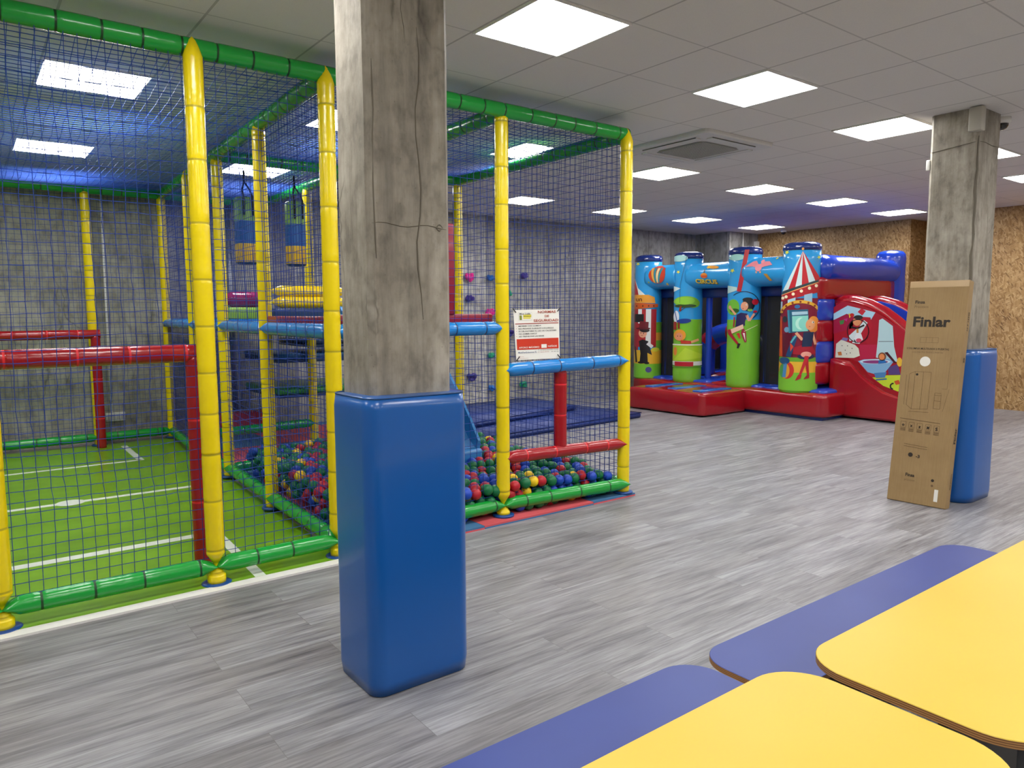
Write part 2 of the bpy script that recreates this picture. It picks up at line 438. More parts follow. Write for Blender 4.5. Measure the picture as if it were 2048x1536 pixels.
pillar(1.237, 2.505, 1.600, 2.775, 'near weathered concrete pillar rising from blue padding to the ceiling',
       [([(1.455 + .012 * sin(i * 1.3), 2.5045, 2.55 - i * .1) for i in range(12)], .0035), ([(1.25 + i * .03, 2.5045, 1.81 + .006 * sin(i)) for i in range(12)], .002),
        ([(1.40 + .01 * sin(i), 2.5045, 2.9 - i * .06) for i in range(8)], .002), ([(1.262 + .003 * sin(i), 2.5045, 2.4 - i * .09) for i in range(9)], .003),
        ([(1.545 + .012 * cos(a * .8), 2.5045, 1.81 + .012 * sin(a * .8)) for a in range(8)], .003)])
padding(1.178, 2.425, 1.628, 2.775, .062, 1.16, 'glossy blue vinyl padding wrapped round the foot of the near pillar')
pillar(6.11, 2.32, 6.50, 2.665, 'far concrete pillar on the right with the cardboard box leaning on it',
       [([(6.119 + .004 * sin(i), 2.329 - .004 * cos(i * 2), 2.76 - i * .08) for i in range(18)], .008), ([(6.1095, 2.34 + i * .04, 2.72 - .004 * i) for i in range(9)], .004), ([(6.13 + i * .05, 2.3195, 2.72 + .005 * sin(i)) for i in range(8)], .004)])
padding(6.015, 2.225, 6.53, 2.72, .12, 1.175, 'blue vinyl padding round the far right pillar behind the cardboard box')

# ================================================================== PLAY FRAME
FRY = 4.09
frame_t = thing('play_frame', 'netted soft play frame with yellow posts, green and blue beams', 'play structure', (1.8, 6.5, 0))
def smooth_rads(L, r, seam, ends, wedge_len=.09):
    """stations along a sleeve: (t, radius factor, seam?)"""
    st_ = []; t = 0
    seams = []; x = random.uniform(.6, 1.) * seam
    while x < L - .06: seams.append(x); x += seam * random.uniform(.8, 1.2)
    pts = {0., L}
    for s in seams: pts |= {s - .014, s - .0055, s + .0055, s + .014}
    x = 0
    while x < L: pts.add(x); x += .06
    pts |= {min(L, q) for q in (.02, .045, .07, .1)} | {max(0, L - q) for q in (.02, .045, .07, .1)}
    pts = sorted(q for q in pts if 0 <= q <= L)
    return pts, seams
def sleeve(mb, p0, p1, r, mt, ms, seam=.2, e0='cut', e1='cut', waists=(), n=16, wr=.03):
    p0, p1 = Vector(p0), Vector(p1); L = (p1 - p0).length; ax, a, b = frame(p1 - p0)
    pts, seams = smooth_rads(L, r, seam, 0)
    extra = set()
    for wz in waists: extra |= {wz + q for q in (-.06, -.057, -.04, -.02, 0, .02, .045, .063, .07)}
    pts = sorted(set(pts) | {q for q in extra if 0 < q < L})
    R = []; mats = []; sd = random.random() * 50
    for i, t in enumerate(pts):
        fr = 1 + wr * noise.noise(Vector((t * 7, sd, 0)))
        inseam = any(abs(t - s) < .007 for s in seams)
        if inseam: fr *= .965
        va = vb = fr
        for e, d in ((e0, t), (e1, L - t)):
            if e == 'wedge' and d < .075: vb = min(vb, max(.03, (max(0, d / .075)) ** .6 * fr)); va = fr * (1.0 + .10 * (1 - d / .075))
            if e == 'tip' and d < .1:
                q = max(.03, (d / .1) ** .6); va = min(va, q * fr); vb = min(vb, q * fr)
        for wz in waists:
            d = abs(t - wz); lim = .065 if t > wz else .058
            if d < lim: va = vb = min(va, .16 + .84 * (d / lim) ** 1.0)
        bx = noise.noise(Vector((t * 1.3, sd + 9, 0))) * r * .06
        c = p0 + ax * t + a * bx
        R.append([c + a * (cos(2 * pi * j / n) * r * va) + b * (sin(2 * pi * j / n) * r * vb) for j in range(n)])
        nx = pts[i + 1] if i + 1 < len(pts) else t
        mats.append(ms if any(abs((t + nx) / 2 - s) < .005 for s in seams) else mt)
    mb.rings(R, mt, mats=mats)
def beam(p0, p1, r=.047, mt=G_, ms=GS, seam=.17, e0='wedge', e1='wedge', name='beam', parent=None, **kw):
    m_ = MB(); sleeve(m_, p0, p1, r, mt, ms, seam, e0, e1, **kw); return m_.build(name, parent or frame_t)
TOPZ = 2.835
def post(x, y, top=TOPZ + .03, waists=(.112,), r=.047, tip='tip', z0=.012):
    b = .022 if x > 1.79 else (.010 if y > 4.2 else .0); z0 += b
    m_ = MB(); sleeve(m_, (x, y, z0), (x, y, top), r, Y_, YS, .27, 'cut', tip, waists=[q - z0 for q in waists])
    o = m_.build('post', frame_t)
    d = MB(); d.lathe((x, y, b), [(.078, .001), (.078, .012), (.070, .016), (.05, .017)], DISC, n=28); d.build('base_plate', o, label='blue plastic base disc')
    return o
PA = (.085, 4.08); PB = (1.046, 4.075); PC = (1.764, 4.088); PD = (3.038, 4.125); PE = (4.199, 4.07); PL = (-.95, 4.08)
F1 = (1.80, 5.345); F2 = (1.861, 6.63); F2b = (1.85, 7.6); F3 = (1.95, 9.2); FB1 = (1.19, 9.2); FB0 = (.1, 9.2); FBL = (-.8, 9.2)
BR = (4.2, 6.45); MR = (3.07, 6.6); MB_ = (3.08, 7.68); BRr = (3.10, 9.2)
for q in (PL, PA, PB, PC, PD, PE): post(q[0], q[1] - .014, top=TOPZ + .045, r=.0485, waists=() if q is PE else (.112,))
for q in (F1, F2, F2b, F3): post(*q, waists=())
for q in (FB1, FB0, FBL): post(*q, waists=())
for q in (BR, MR, MB_, BRr): post(*q, waists=())
def V3(p, z): return Vector((p[0], p[1], z))
def run(a, b, z, **kw): return beam(V3(a, z), V3(b, z), **kw)
# top ring (green)
tz = TOPZ
m_ = None
for a, b in ((PL, PC), (PC, PE)):
    beam(V3(a, tz) + Vector((0, .012, 0)), V3(b, tz) + Vector((.02 if b == PE else 0, .012, 0)), r=.05, seam=.21, e0='cut', e1='cut')
for a, b in ((PC, F3), (PE, BR), (PD, MR), (FBL, F3), (F2, MR), (MR, BR), (MR, BRr), (F3, BRr), (PL, FBL)):
    run(a, b, tz - .012, r=.054, e0='cut', e1='cut')
# bottom ring (green)
for a, b in ((PL, PA), (PA, PB), (PB, PC), (PC, PD), (PC, F1), (F1, F2), (F2, F2b), (F2b, F3), (FBL, FB0), (FB0, FB1), (FB1, F3)):
    run(a, b, .104, seam=.24)
beam((PD[0], PD[1] - .004, .104), (PE[0] + .01, PE[1] - .045, .104), seam=.24)
run(F2, MR, .10); run(MR, BR, .10); run(PE, BR, .10); run(F2b, MB_, .27); run(MR, BR, .62, e1='tip')
# blue beams at deck height
BZ = 1.365
for a, b in ((PC, PD), (PC, F1), (F1, F2), (F2, F2b), (F2b, F3)):
    run(a, b, BZ, mt=B_, ms=BS, seam=.3)
run(F3, BRr, BZ, mt=B_, ms=BS); run(PD, MR, BZ, mt=B_, ms=BS)
beam((PD[0], PD[1] - .012, 1.068), (PE[0], PE[1] - .012, 1.092), mt=B_, ms=BS, seam=.27, r=.05)
beam((PD[0], PD[1] - .012, .442), (PE[0], PE[1] - .012, .426), mt=R_, ms=RS, seam=.25, r=.046)
m_ = MB(); sleeve(m_, (3.57, PD[1] - .02, .44), (3.57, PD[1] - .02, 1.06), .05, R_, RS, .27, 'cut', 'cut'); m_.build('upright', frame_t, label='short red upright between blue and red rails')
m_ = MB(); m_.ball((.055, 4.03, .43), .02, R_, 2, (1, .6, 1)); m_.build('cap', frame_t, label='small red cap on the leftmost post')
# deck boards and edge pads
deckm = mat('deck_mat', '#23406b', .5); redm = mat('dark_red_pad', '#8e1433', .35, coat=.2)
limem = mat('lime_pad', '#9ccb2e', .35, coat=.2); navym = mat('navy_pad', '#12335f', .35, coat=.2)
def S(p, q): return (p[0] + .035 * (p[1] - 4.08) + q, p[1])
m_ = MB(); m_.box((1.82, 4.12, 1.325), (2.98, 5.35, 1.36), deckm); m_.build('deck', frame_t, label='raised deck board over the front of the ball pit')
m_ = MB(); m_.box((1.9, 6.66, 1.325), (3.05, 9.15, 1.36), deckm); m_.build('deck', frame_t)
for a, b in (((1.83, 4.14, 1.40), (2.98, 4.19, 1.465)), ((1.795, 4.16, 1.40), (1.845, 5.3, 1.455))):
    m_ = MB(); m_.rbox(a, b, .012, redm); m_.build('edge_pad', frame_t, label='dark red padded edge board')
m_ = MB(); m_.rbox((1.9, 4.13, 1.46), (2.665, 4.17, 2.06), .012, redm); m_.build('panel', frame_t, label='dark red padded wall panel behind the near pillar')
for z, mm in ((1.285, redm), (1.22, limem), (1.15, navym), (1.08, redm)):
    m_ = MB(); m_.rbox((3.0, 6.3, z - .028), (3.6, 6.42, z + .028), .01, mm); m_.build('stripe_pad', frame_t)
# stepped climbing platforms in the tower
for i, (a, b, z, mm, ms_) in enumerate((((2.72, 7.75), (3.9, 8.9), .60, mat('green_pad', '#2f8a3c', .35, coat=.2), navym), ((2.72, 7.75), (3.9, 8.9), .985, mat('blue_pad', '#12508c', .35, coat=.2), navym), ((3.12, 7.75), (3.9, 8.9), 1.14, navym, navym))):
    m_ = MB(); m_.rbox((a[0], a[1], z - .01), (b[0], b[1], z + .045), .02, mm); m_.rbox((a[0] + .01, a[1] + .01, z - .05), (b[0], b[1], z - .012), .01, ms_); m_.build('platform', frame_t)

# nets ---------------------------------------------------------------
def net(P, U, V, disp=None, cell=.055, r=.0021, mt=NETM, knots=False, amp=.006, parent=None, seed=0, name='safety_net', z0=0.):
    P, U, V = Vector(P), Vector(U), Vector(V); nu = max(2, int(round(U.length / cell))); nv = max(2, int(round(V.length / cell)))
    N = U.cross(V).normalized(); un, vn = U.normalized(), V.normalized(); ph = random.random() * 30
    G = []
    for i in range(nu + 1):
        row = []
        for j in range(nv + 1):
            a, b = i / nu, j / nv; e = min(1, 6 * min(a, 1 - a)) * min(1, 6 * min(b, 1 - b))
            q = Vector((a * U.length * 1.7 + ph, b * V.length * 1.7, ph))
            d = P + U * a + V * b + un * (amp * 2.4 * noise.noise(q) + random.uniform(-.3, .3) * amp) * e + vn * (amp * 2.0 * noise.noise(q + Vector((9, 9, 9))) + random.uniform(-.3, .3) * amp) * e
            d += N * (amp * 2 * noise.noise(q * .6)) * e
            if disp: d += disp(a, b)
            row.append(d)
        G.append(row)
    m_ = MB(); mi = m_.m(mt); vv = m_.v; ff = m_.f
    def strand(pts, s1, s2):
        o = len(vv)
        for q in pts:
            for k_ in range(3):
                t = 2 * pi * k_ / 3; vv.append(tuple(q + s1 * (cos(t) * r) + s2 * (sin(t) * r)))
        for i in range(len(pts) - 1):
            for k_ in range(3):
                k2 = (k_ + 1) % 3; ff.append([o + i * 3 + k_, o + i * 3 + k2, o + i * 3 + 3 + k2, o + i * 3 + 3 + k_])
    for i in range(nu + 1): strand(G[i], un, N)
    for j in range(nv + 1): strand([G[i][j] for i in range(nu + 1)], vn, N)
    if knots:
        kr = r * 1.9
        for i in range(nu + 1):
            for j in range(nv + 1):
                o = len(vv); c = G[i][j]
                for d in (un, -un, vn, -vn, N, -N): vv.append(tuple(c + d * kr))
                for t in ((0, 2, 4), (2, 1, 4), (1, 3, 4), (3, 0, 4), (2, 0, 5), (1, 2, 5), (3, 1, 5), (0, 3, 5)): ff.append([o + x for x in t])
    m_.mi = [mi] * len(ff); m_.sm = [False] * len(ff)
    return m_.build(name, parent or frame_t)
def wallnet(a, b, z0=.12, z1=2.8, **kw): return net(V3(a, z0), V3(b, z0) - V3(a, z0), (0, 0, z1 - z0), **kw)
wallnet(PL, PA, knots=True); wallnet(PA, PB, z0=.15, knots=True, amp=.011); wallnet(PB, PC, knots=True, amp=.005)
wallnet(PC, PD); wallnet((PD[0] + .03, PD[1] + .012), (PE[0] - .03, PE[1] + .012), cell=.05)
wallnet(PC, F1); wallnet(F1, F2); wallnet(F2, F2b); wallnet(F2b, F3)
wallnet((PE[0] - .03, PE[1]), (BR[0] - .03, BR[1])); wallnet(FBL, FB1, z1=2.8); wallnet(FB1, F3); wallnet(F3, BRr, z0=.2); wallnet(MR, BR); wallnet(MR, MB_, z0=1.3); wallnet(MB_, BRr, z0=1.3)
def sag(depth, bumps=2):
    def f(a, b):
        return Vector((0, 0, -depth * (sin(pi * a) * sin(pi * b)) ** .7 - .018 * sin(pi * a) * (0.5 - .5 * cos(2 * pi * bumps * b))))
    return f
def roof(a, b, c, d, depth, bumps, z=2.86):
    P = V3(a, z); return net(P, V3(b, z) - P, V3(d, z) - P, disp=sag(depth, bumps), amp=.008, mt=NETR)
roof(PL, PC, F3, FBL, .13, 3, z=2.85); roof(PC, PD, MR, F2, .05, 2); roof(F2, MR, BRr, F3, .05, 2); roof(PD, PE, BR, MR, .06, 2)

# ================================================================== FOOTBALL GOALS
def goal(x1, y, lab, r=.05, x0=-.62, z=1.255):
    t = thing('football_goal', lab, 'goal', ((x0 + x1) / 2, y, 0), 0, 'red padded goals at the ends of the sports mat')
    m_ = MB(); sleeve(m_, (x0 - .04, y, z), (x1 + .045, y, z), r, R_, RS, .3, 'cut', 'cut'); m_.build('crossbar', t)
    for x in (x0, x1):
        m_ = MB(); sleeve(m_, (x, y, .01), (x, y, z - .02), r * .95, R_, RS, .4, 'cut', 'cut'); m_.build('goal_post', t)
goal(1.055, 4.36, 'nearer red padded goal standing behind the front netting on green mat')
goal(1.19, 9.03, 'farther red padded goal standing against the back net on green mat')

# ================================================================== GREEN SPORTS MAT
m_ = MB(); P = [(-1.15, 4.006), (1.775, 4.006), (1.95, 9.25), (-1.15, 9.25)]
m_.prism(P, lambda u, v, t: Vector((u, v, t)), 0, .010, M_turf)
white = mat('white_line', '#dfe6da', .35)
def flat(u, v, t): return Vector((u, v, .0095 + t * .3))
for q in (line2((-1.1, 5.02), (1.31, 5.02), .042), line2((1.30, 5.04), (1.27, 4.01), .03), line2((-1.1, 6.55), (1.77, 6.5), .034), line2((-1.1, 8.02), (1.40, 8.02), .03), line2((1.39, 8.0), (1.40, 9.0), .032)):
    m_.add([flat(a, b, .004) for a, b in q], [[0, 1, 2, 3]], white)
m_.add([flat(a, b, .006) for a, b in ell(.62, 6.52, .10, .10, 24)], [list(range(24))], white)
tag(m_.build('sports_mat'), 'bright green sports floor mat with white pitch lines inside the netted frame', 'floor mat')

# foam puzzle tiles under the pit
redt = mat('red_foam', '#cf555c', .7); bluet = mat('blue_foam', '#3f6f9c', .7)
xs = [1.82, 2.79, 3.81, 4.27]; ys = [3.985, 4.99, 6.0, 7.0, 8.0, 9.0, 9.3]
for i in range(3):
    for j in range(6):
        if i == 2 and j > 2: continue
        if (i, j) == (0, 0): nm = 'blue'
        else: nm = 'blue' if (i + j) % 2 == 0 else 'red'
        top, bot = (bluet, redt) if nm == 'blue' else (redt, bluet)
        sh = .035 * (ys[j + 1] - 4.0) + .002 if i == 0 else .002; m_ = MB(); m_.box((xs[i] + sh, ys[j] + .001, 0), (xs[i + 1] - .002, ys[j + 1] - .001, .010), bot); m_.box((xs[i] + sh, ys[j] + .004, .010), (xs[i + 1] - .002, ys[j + 1] - .001, .022), top)
        where = {(0, 0): 'at the pit front beside the near pillar foot', (1, 0): 'at the front edge of the ball pit under the middle post', (2, 0): 'at the right front corner of the ball pit'}.get((i, j))
        o = m_.build('foam_tile')
        tag(o, (nm + ' foam puzzle tile ' + where) if where else (nm + ' foam puzzle tile of the floor beneath the play frame'), 'foam tile', 'foam tiles under the play frame')

# ================================================================== SLIDE INTO THE PIT
SLB = mat('slide_blue', '#2f7fc4', .25, coat=.3)
sl = thing('slide', 'blue moulded plastic slide ending in the ball pit behind the near pillar', 'slide', (3.0, 5.3, 0))
m_ = MB(); path = [(6.0, 1.38), (5.85, 1.36), (5.45, .96), (5.1, .60), (4.95, .42), (4.84, .36)]
prof = [(-.37, .16), (-.345, .165), (-.325, .02), (-.28, -.005), (.28, -.005), (.325, .02), (.345, .165), (.37, .16), (.36, -.05), (-.36, -.05)]
m_.rings([[Vector((2.98 + a, y, z + (b * (.45 if i == len(path) - 1 else 1)) )) for a, b in prof] for i, (y, z) in enumerate(path)], SLB, smooth=False)
m_.rbox((2.62, 4.80, .20), (3.35, 4.92, .375), .03, SLB)
m_.build('chute', sl)
m_ = MB(); m_.box((2.66, 5.5, .02), (2.70, 5.9, .95), SLB); m_.box((3.26, 5.5, .02), (3.30, 5.9, .95), SLB); m_.build('support', sl)

# ================================================================== BALLS
ballc = {'green': mat('ball_green', '#0b6b3e', .38, spec=.4), 'blue': mat('ball_blue', '#1a45b4', .38, spec=.4), 'red': mat('ball_red', '#b01a2a', .38, spec=.4), 'yellow': mat('ball_yellow', '#f0c81c', .38, spec=.4)}
def pick():
    x = random.random(); return 'green' if x < .52 else 'red' if x < .73 else 'blue' if x < .93 else 'yellow'
BRD = .041
def surf(x, y):
    s_ = min(1, max(0, (y - 4.12) / .7)); s_ = s_ * s_ * (3 - 2 * s_)
    z = .20 + .06 * s_ + .04 * noise.noise(Vector((x * 2.1, y * 2.1, 3)))
    if x > 4.0: z -= .03
    return z
allb = []
sp = .0835
for layer in range(3):
    j = 0; y = 4.075 + BRD + .008 + layer * .02
    while y < 6.42:
        x = 1.90 + (sp / 2 if (j + layer) % 2 else 0) + (y - 4.08) * .035
        while x < 4.10:
            z = surf(x, y) - layer * .066
            if 2.6 < x < 3.4 and 4.78 < y < 6.1 and z > .17 and y < 5.0: x += sp; continue
            if z > BRD + .01:
                allb.append((x + random.uniform(-.012, .012), y + random.uniform(-.012, .012), z + random.uniform(-.02, .022), layer))
            x += sp
        y += sp * .866; j += 1
# stray balls lying below the front rail
for x in [1.95 + .083 * i for i in range(27)]:
    if random.random() < .75 and abs(x - 3.04) > .13: allb.append((x + random.uniform(-.01, .01), 4.125 + random.uniform(-.015, .015), .024 + BRD, 0))
bm = bmesh.new(); bmesh.ops.create_icosphere(bm, subdivisions=3, radius=BRD); 
for f_ in bm.faces: f_.smooth = True
bme = {}
for nm, mt in ballc.items():
    me = bpy.data.meshes.new('ball'); bm.to_mesh(me); me.materials.append(mt); bme[nm] = me
bm.free()
def vis(b):
    d = Vector(b[:3]) - CAM; z = cw.dot(d); px = 1024 + 1457.88 * cr.dot(d) / z
    return b[3] == 0 and not (672 < px < 922), z
cand = []
rest = []
for b in allb:
    ok, z = vis(b)
    (cand if ok else rest).append((z, b))
cand.sort(key=lambda q: q[0]); rest += cand[300:]; cand = cand[:300]
for z, b in cand:
    nm = pick(); o = bpy.data.objects.new('pit_ball', bme[nm]); C.objects.link(o); o.location = b[:3]; o.rotation_euler = (random.random() * 3, random.random() * 3, 0)
    tag(o, nm + ' plastic ball lying among the others in the ball pit', 'ball', 'plastic balls in the ball pit')
m_ = MB(); bm = bmesh.new(); bmesh.ops.create_icosphere(bm, subdivisions=2, radius=BRD); bm.verts.index_update()
iv = [q.co.copy() for q in bm.verts]; iff = [[q.index for q in f_.verts] for f_ in bm.faces]; bm.free()
for z, b in rest:
    c = Vector(b[:3]); m_.add([c + q for q in iv], iff, ballc[pick()], True)
tag(m_.build('pit_balls'), 'mass of coloured plastic balls filling the rest of the ball pit', 'balls', None, 'stuff')

# ================================================================== PUNCH BAGS, ROLLERS AND PADS ON THE DECK
def bag(x, y, lab, z0=1.93, z1=2.55, r=.098):
    t = thing('punch_bag', lab, 'punch bag', (x, y, z0), 0, 'hanging punch bags in the tower')
    m_ = MB(); h = z1 - z0; gp = mat('bag_green', '#7aa648', .45); bp = mat('bag_blue', '#1457a0', .45); yp = mat('bag_yellow', '#e0b41e', .45)
    za, zb = z0 + h * .31, z0 + h * .64
    m_.lathe((x, y, 0), [(.01, z0), (r * .8, z0), (r, z0 + .02), (r, za), (r, za + .001), (r, zb), (r, zb + .001), (r, z1 - .02), (r * .8, z1), (.01, z1)], yp, n=28,
            mats=[navym, navym, yp, bp, bp, gp, gp, gp, gp, gp])
    m_.build('body', t, label='padded cylinder striped green, blue and yellow')
    for s in (-.04, .04):
        m_ = MB(); m_.tube([(x + s, y - r - .004, z1 - .17), (x + s, y - r - .004, z1), (x + s * .9, y - r * .6, z1 + .06), (x, y, z1 + .15), (x, y, 2.80)], .009, BLK, n=6); m_.build('strap', t)
bag(2.22, 7.05, 'left hanging punch bag striped green, blue and yellow')
bag(2.70, 7.05, 'right hanging punch bag striped green, blue and yellow, beside the near pillar')
def roller(p0, p1, r, mt, lab, rz=None, n=20):
    m_ = MB(); sleeve(m_, p0, p1, r, mt, mt, .5, 'tip', 'tip', n=n, wr=.01); return tag(m_.build('foam_roller'), lab, 'foam roller', 'foam rollers across the deck')
yel = mat('roller_yellow', '#f0cc10', .25, coat=.4); pur = mat('roller_purple', '#8e1d55', .15, coat=.6)
roller((2.28, 6.62, 1.675), (3.03, 6.62, 1.675), .05, yel, 'upper yellow foam roller spanning the deck left of the near pillar')
roller((2.28, 6.61, 1.575), (3.03, 6.61, 1.575), .052, yel, 'lower yellow foam roller spanning the deck under its twin')
roller((2.24, 8.0, 1.62), (2.72, 8.0, 1.62), .085, pur, 'shiny purple foam roller farther back between two yellow posts')
def pad(a, b, mt, lab, name='foam_pad', r=.015):
    m_ = MB(); m_.rbox(a, b, r, mt); return tag(m_.build(name), lab, 'foam pad')
pad((2.28, 7.9, 1.41), (2.72, 8.1, 1.535), limem, 'lime green foam pad under the purple roller')
pad((2.30, 6.58, 1.40), (3.03, 6.70, 1.52), navym, 'navy foam block under the yellow rollers')
pad((2.0, 6.72, 1.36), (3.0, 6.85, 1.40), limem, 'pale green flat foam pad lying along the deck')
pad((2.2, 8.95, .022), (3.03, 9.15, .27), mat('red_foam_block', '#c8353a', .5), 'low red foam block lying on the foam tiles at the back wall')

# ================================================================== RULES POSTER
t = thing('rules_poster', 'white safety rules poster in Spanish tied to the net above the blue rail', 'poster', (3.32, 4.08, 1.31))
Pp = [Vector((3.108, 4.075, 1.490)), Vector((3.524, 4.07, 1.497)), Vector((3.535, 4.07, 1.135)), Vector((3.133, 4.075, 1.137))]
def FP(u, v, tt=0.):   # u 0..1 left-right, v 0..1 bottom-top
    a = Pp[3].lerp(Pp[2], u); b = Pp[0].lerp(Pp[1], u); q = a.lerp(b, v)
    return q + Vector((0, -tt * .5 + .006 * sin(u * 3.1) * (1 - v), 0))
m_ = MB(); paper = mat('poster_paper', '#f0eee6', .4)
n = 10; vv = []; ff = []
for i in range(n + 1):
    for j in range(n + 1): vv.append(FP(i / n, j / n, 0))
for i in range(n):
    for j in range(n): ff.append([i * (n + 1) + j, (i + 1) * (n + 1) + j, (i + 1) * (n + 1) + j + 1, i * (n + 1) + j + 1])
m_.add(vv, ff, paper); m_.add([q + Vector((0, .0012, 0)) for q in vv], [f_[::-1] for f_ in ff], paper)
rd = col('#cf3a24'); dk = col('#6b2b22'); bk = col('#2c2a28'); yl = col('#e6d84a'); gr = col('#9a9a94')
def wp(txt, u, v, s_, mt, w=None, al='LEFT', bold=.0):
    V, Fc, _ = text2d(txt, s_, bold, w, al); m_.add([FP(u + a, v + b, .006) for a, b in V], Fc, mt)
def rp(a, b, c, d, mt, l=.003): 
    q = [FP(a + (c - a) * i / 8, b, l) for i in range(9)] + [FP(c - (c - a) * i / 8, d, l) for i in range(9)]
    m_.add(q, [[i, i + 1, 16 - i, 17 - i] for i in range(8)], mt)
wp('NORMAS', .72, .925, .07, col('#a8442a'), .40, 'CENTER', .02); wp('DE', .72, .845, .06, col('#a8442a'), .10, 'CENTER', .02); wp('SEGURIDAD', .70, .755, .07, col('#a8442a'), .56, 'CENTER', .02)
rp(.02, .715, .98, .73, col('#a02a20'))
rp(.10, .79, .39, .95, col('#c9cdc2'), .002); rp(.105, .795, .385, .945, paper); rp(.20, .85, .375, .90, yl, .004); rp(.20, .82, .36, .845, yl, .004)
wp('Mon Lúdic', .12, .905, .045, bk, .24, 'LEFT', .02); rp(.12, .80, .17, .89, col('#7f8a3a'), .004); wp('PARC INFANTIL', .205, .862, .03, col('#6a7a20'), .16, 'LEFT', .01)
for i, (s_, w_x) in enumerate((('METERSE CON COMIDA', .50), ('NO PEGARSE DURANTE LOS JUEGOS', .78), ('ES OBLIGATORIO EL USO DE CALCETINES', .84), ('NO COMER CHICLE', .40), ('NO TREPAR POR LAS REDES', .56))):
    v = .665 - .052 * i; wp('•', .03, v, .05, rd); wp(s_, .085, v, .036, bk, w_x, 'LEFT', .015)
rp(.03, .205, .975, .42, rd); wp('AFORO MÁXIMO', .07, .232, .045, paper, .46, 'LEFT', .015); rp(.58, .225, .70, .30, paper, .005); wp('NIÑOS', .73, .24, .045, paper, .2, 'LEFT', .015)
wp('MobiParkSolucions SL', .05, .135, .045, col('#4a5a86'), .42, 'LEFT', .01); wp('T. ATENCION', .50, .175, .024, bk, .3); wp('Tel. 93 000', .80, .175, .024, bk, .17); wp('C. ALICANTE', .50, .135, .024, col('#a04a40'), .25); wp('96 00 00', .80, .135, .024, bk, .17)
wp('Normas', .05, .06, .024, col('#c07060'), .12); wp('www.solucions.es', .05, .025, .022, col('#c07060'), .22)
m_.build('sheet', t)
for u_, v_, s_ in ((.02, .98, 1), (.98, .98, -1), (.02, .02, -1), (.98, .03, 1)):
    q = FP(u_, v_); e = MB(); e.tube([q + Vector((-.018 * s_, -.006, .018)), q + Vector((.010 * s_, -.006, -.010))], .0035, BLK, n=6); e.build('cable_tie', t)

# ================================================================== CLIMBING HOLDS, MATS, WALL BITS
pink = mat('hold_pink', '#e0218a', .45); purp = mat('hold_purple', '#3c2a80', .45); hgr = mat('hold_green', '#129060', .45); hbl = mat('hold_blue', '#1565b8', .45)
HOLDS = [((937, 553), pink, 'pink climbing hold, highest and leftmost on the back wall', 1.2), ((1047, 551), purp, 'dark purple climbing hold, highest and rightmost on the back wall', 1.), ((979, 555), hbl, 'blue climbing hold beside the middle yellow post, top row', .9),
 ((1014, 586), hgr, 'green climbing hold just above the rules poster', 1.), ((938, 596), purp, 'purple climbing hold below the top pink one', 1.), ((978, 624), pink, 'pink climbing hold just above the blue rail end', 1.1),
 ((1017, 665), purp, 'purple climbing hold at the left edge of the rules poster', 1.), ((981, 710), hgr, 'green climbing hold below the blue rail end', .9), ((941, 753), purp, 'purple climbing hold low on the wall near the pillar padding', 1.1),
 ((1045, 768), hgr, 'green climbing hold low on the wall left of the red upright', 1.), ((982, 775), hbl, 'light blue climbing hold low beside the middle yellow post', .9)]
for (px, py), mt, lab, s_ in HOLDS:
    d = ray(px, py); tt = (9.42) / d.y; c = CAM + d * tt
    bm = bmesh.new(); bmesh.ops.create_icosphere(bm, subdivisions=3, radius=1); sd = random.random() * 40
    for q in bm.verts:
        k_ = 1 + .45 * noise.noise(q.co * 1.2 + Vector((sd, 0, 0))); bite = 1 - .55 * max(0, 1 - (Vector((q.co.x, q.co.z - 1)).length / .6))
        q.co = Vector((c.x + q.co.x * .062 * s_ * k_, 9.45 - max(0, .05 - q.co.y * .055) * k_, c.z + q.co.z * .058 * s_ * k_ * bite))
    m_ = MB(); m_.bm(bm, mt, True); m_.ball((c.x, 9.365, c.z), .008, GREYM, 1); tag(m_.build('climbing_hold'), lab, 'climbing hold', 'climbing holds on the back wall')
gm = mat('gym_mat_blue', '#233779', .45, bump=.1, bscale=5); gme = mat('gym_mat_edge', '#1b2a63', .45)
def gymmat(P, z0, h, lab):
    t = thing('gym_mat', lab, 'gym mat', (sum(q[0] for q in P) / 4, sum(q[1] for q in P) / 4, z0))
    bm = bmesh.new(); vs_ = [bm.verts.new((x, y, z0)) for x, y in P] + [bm.verts.new((x, y, z0 + h)) for x, y in P]
    for q in ((0, 3, 2, 1), (4, 5, 6, 7), (0, 1, 5, 4), (1, 2, 6, 5), (2, 3, 7, 6), (3, 0, 4, 7)): bm.faces.new([vs_[i] for i in q])
    bmesh.ops.bevel(bm, geom=bm.edges[:], offset=.014, segments=2, affect='EDGES')
    m_ = MB(); m_.bm(bm, gm, True); m_.build('cover', t)
    m_ = MB(); m_.tube([Vector((x, y, z0 + h)) for x, y in P + [P[0]]], .006, gme, n=6); m_.build('piping', t)
gymmat([(4.66, 6.66), (7.52, 6.93), (7.30, 8.35), (4.6, 8.2)], 0, .07, 'larger dark blue gym mat on the floor reaching right past the corner yellow post')
gymmat([(4.5, 7.16), (6.99, 7.69), (7.05, 8.85), (4.5, 8.7)], .075, .065, 'smaller blue gym mat lying on top at the foot of the climbing wall')
m_ = MB(); m_.tube([(1.36, 9.435, .34), (1.38, 9.435, HC)], .013, WH, n=10); tag(m_.build('cable_conduit'), 'thin pale cable conduit running down the back wall to a socket strip', 'conduit')
m_ = MB(); m_.rbox((1.30, 9.41, .24), (1.50, 9.45, .34), .006, WH)
for i in range(4): m_.box((1.312 + i * .047, 9.404, .262), (1.349 + i * .047, 9.412, .318), mat('socket_grey', '#b8b6b0', .5))
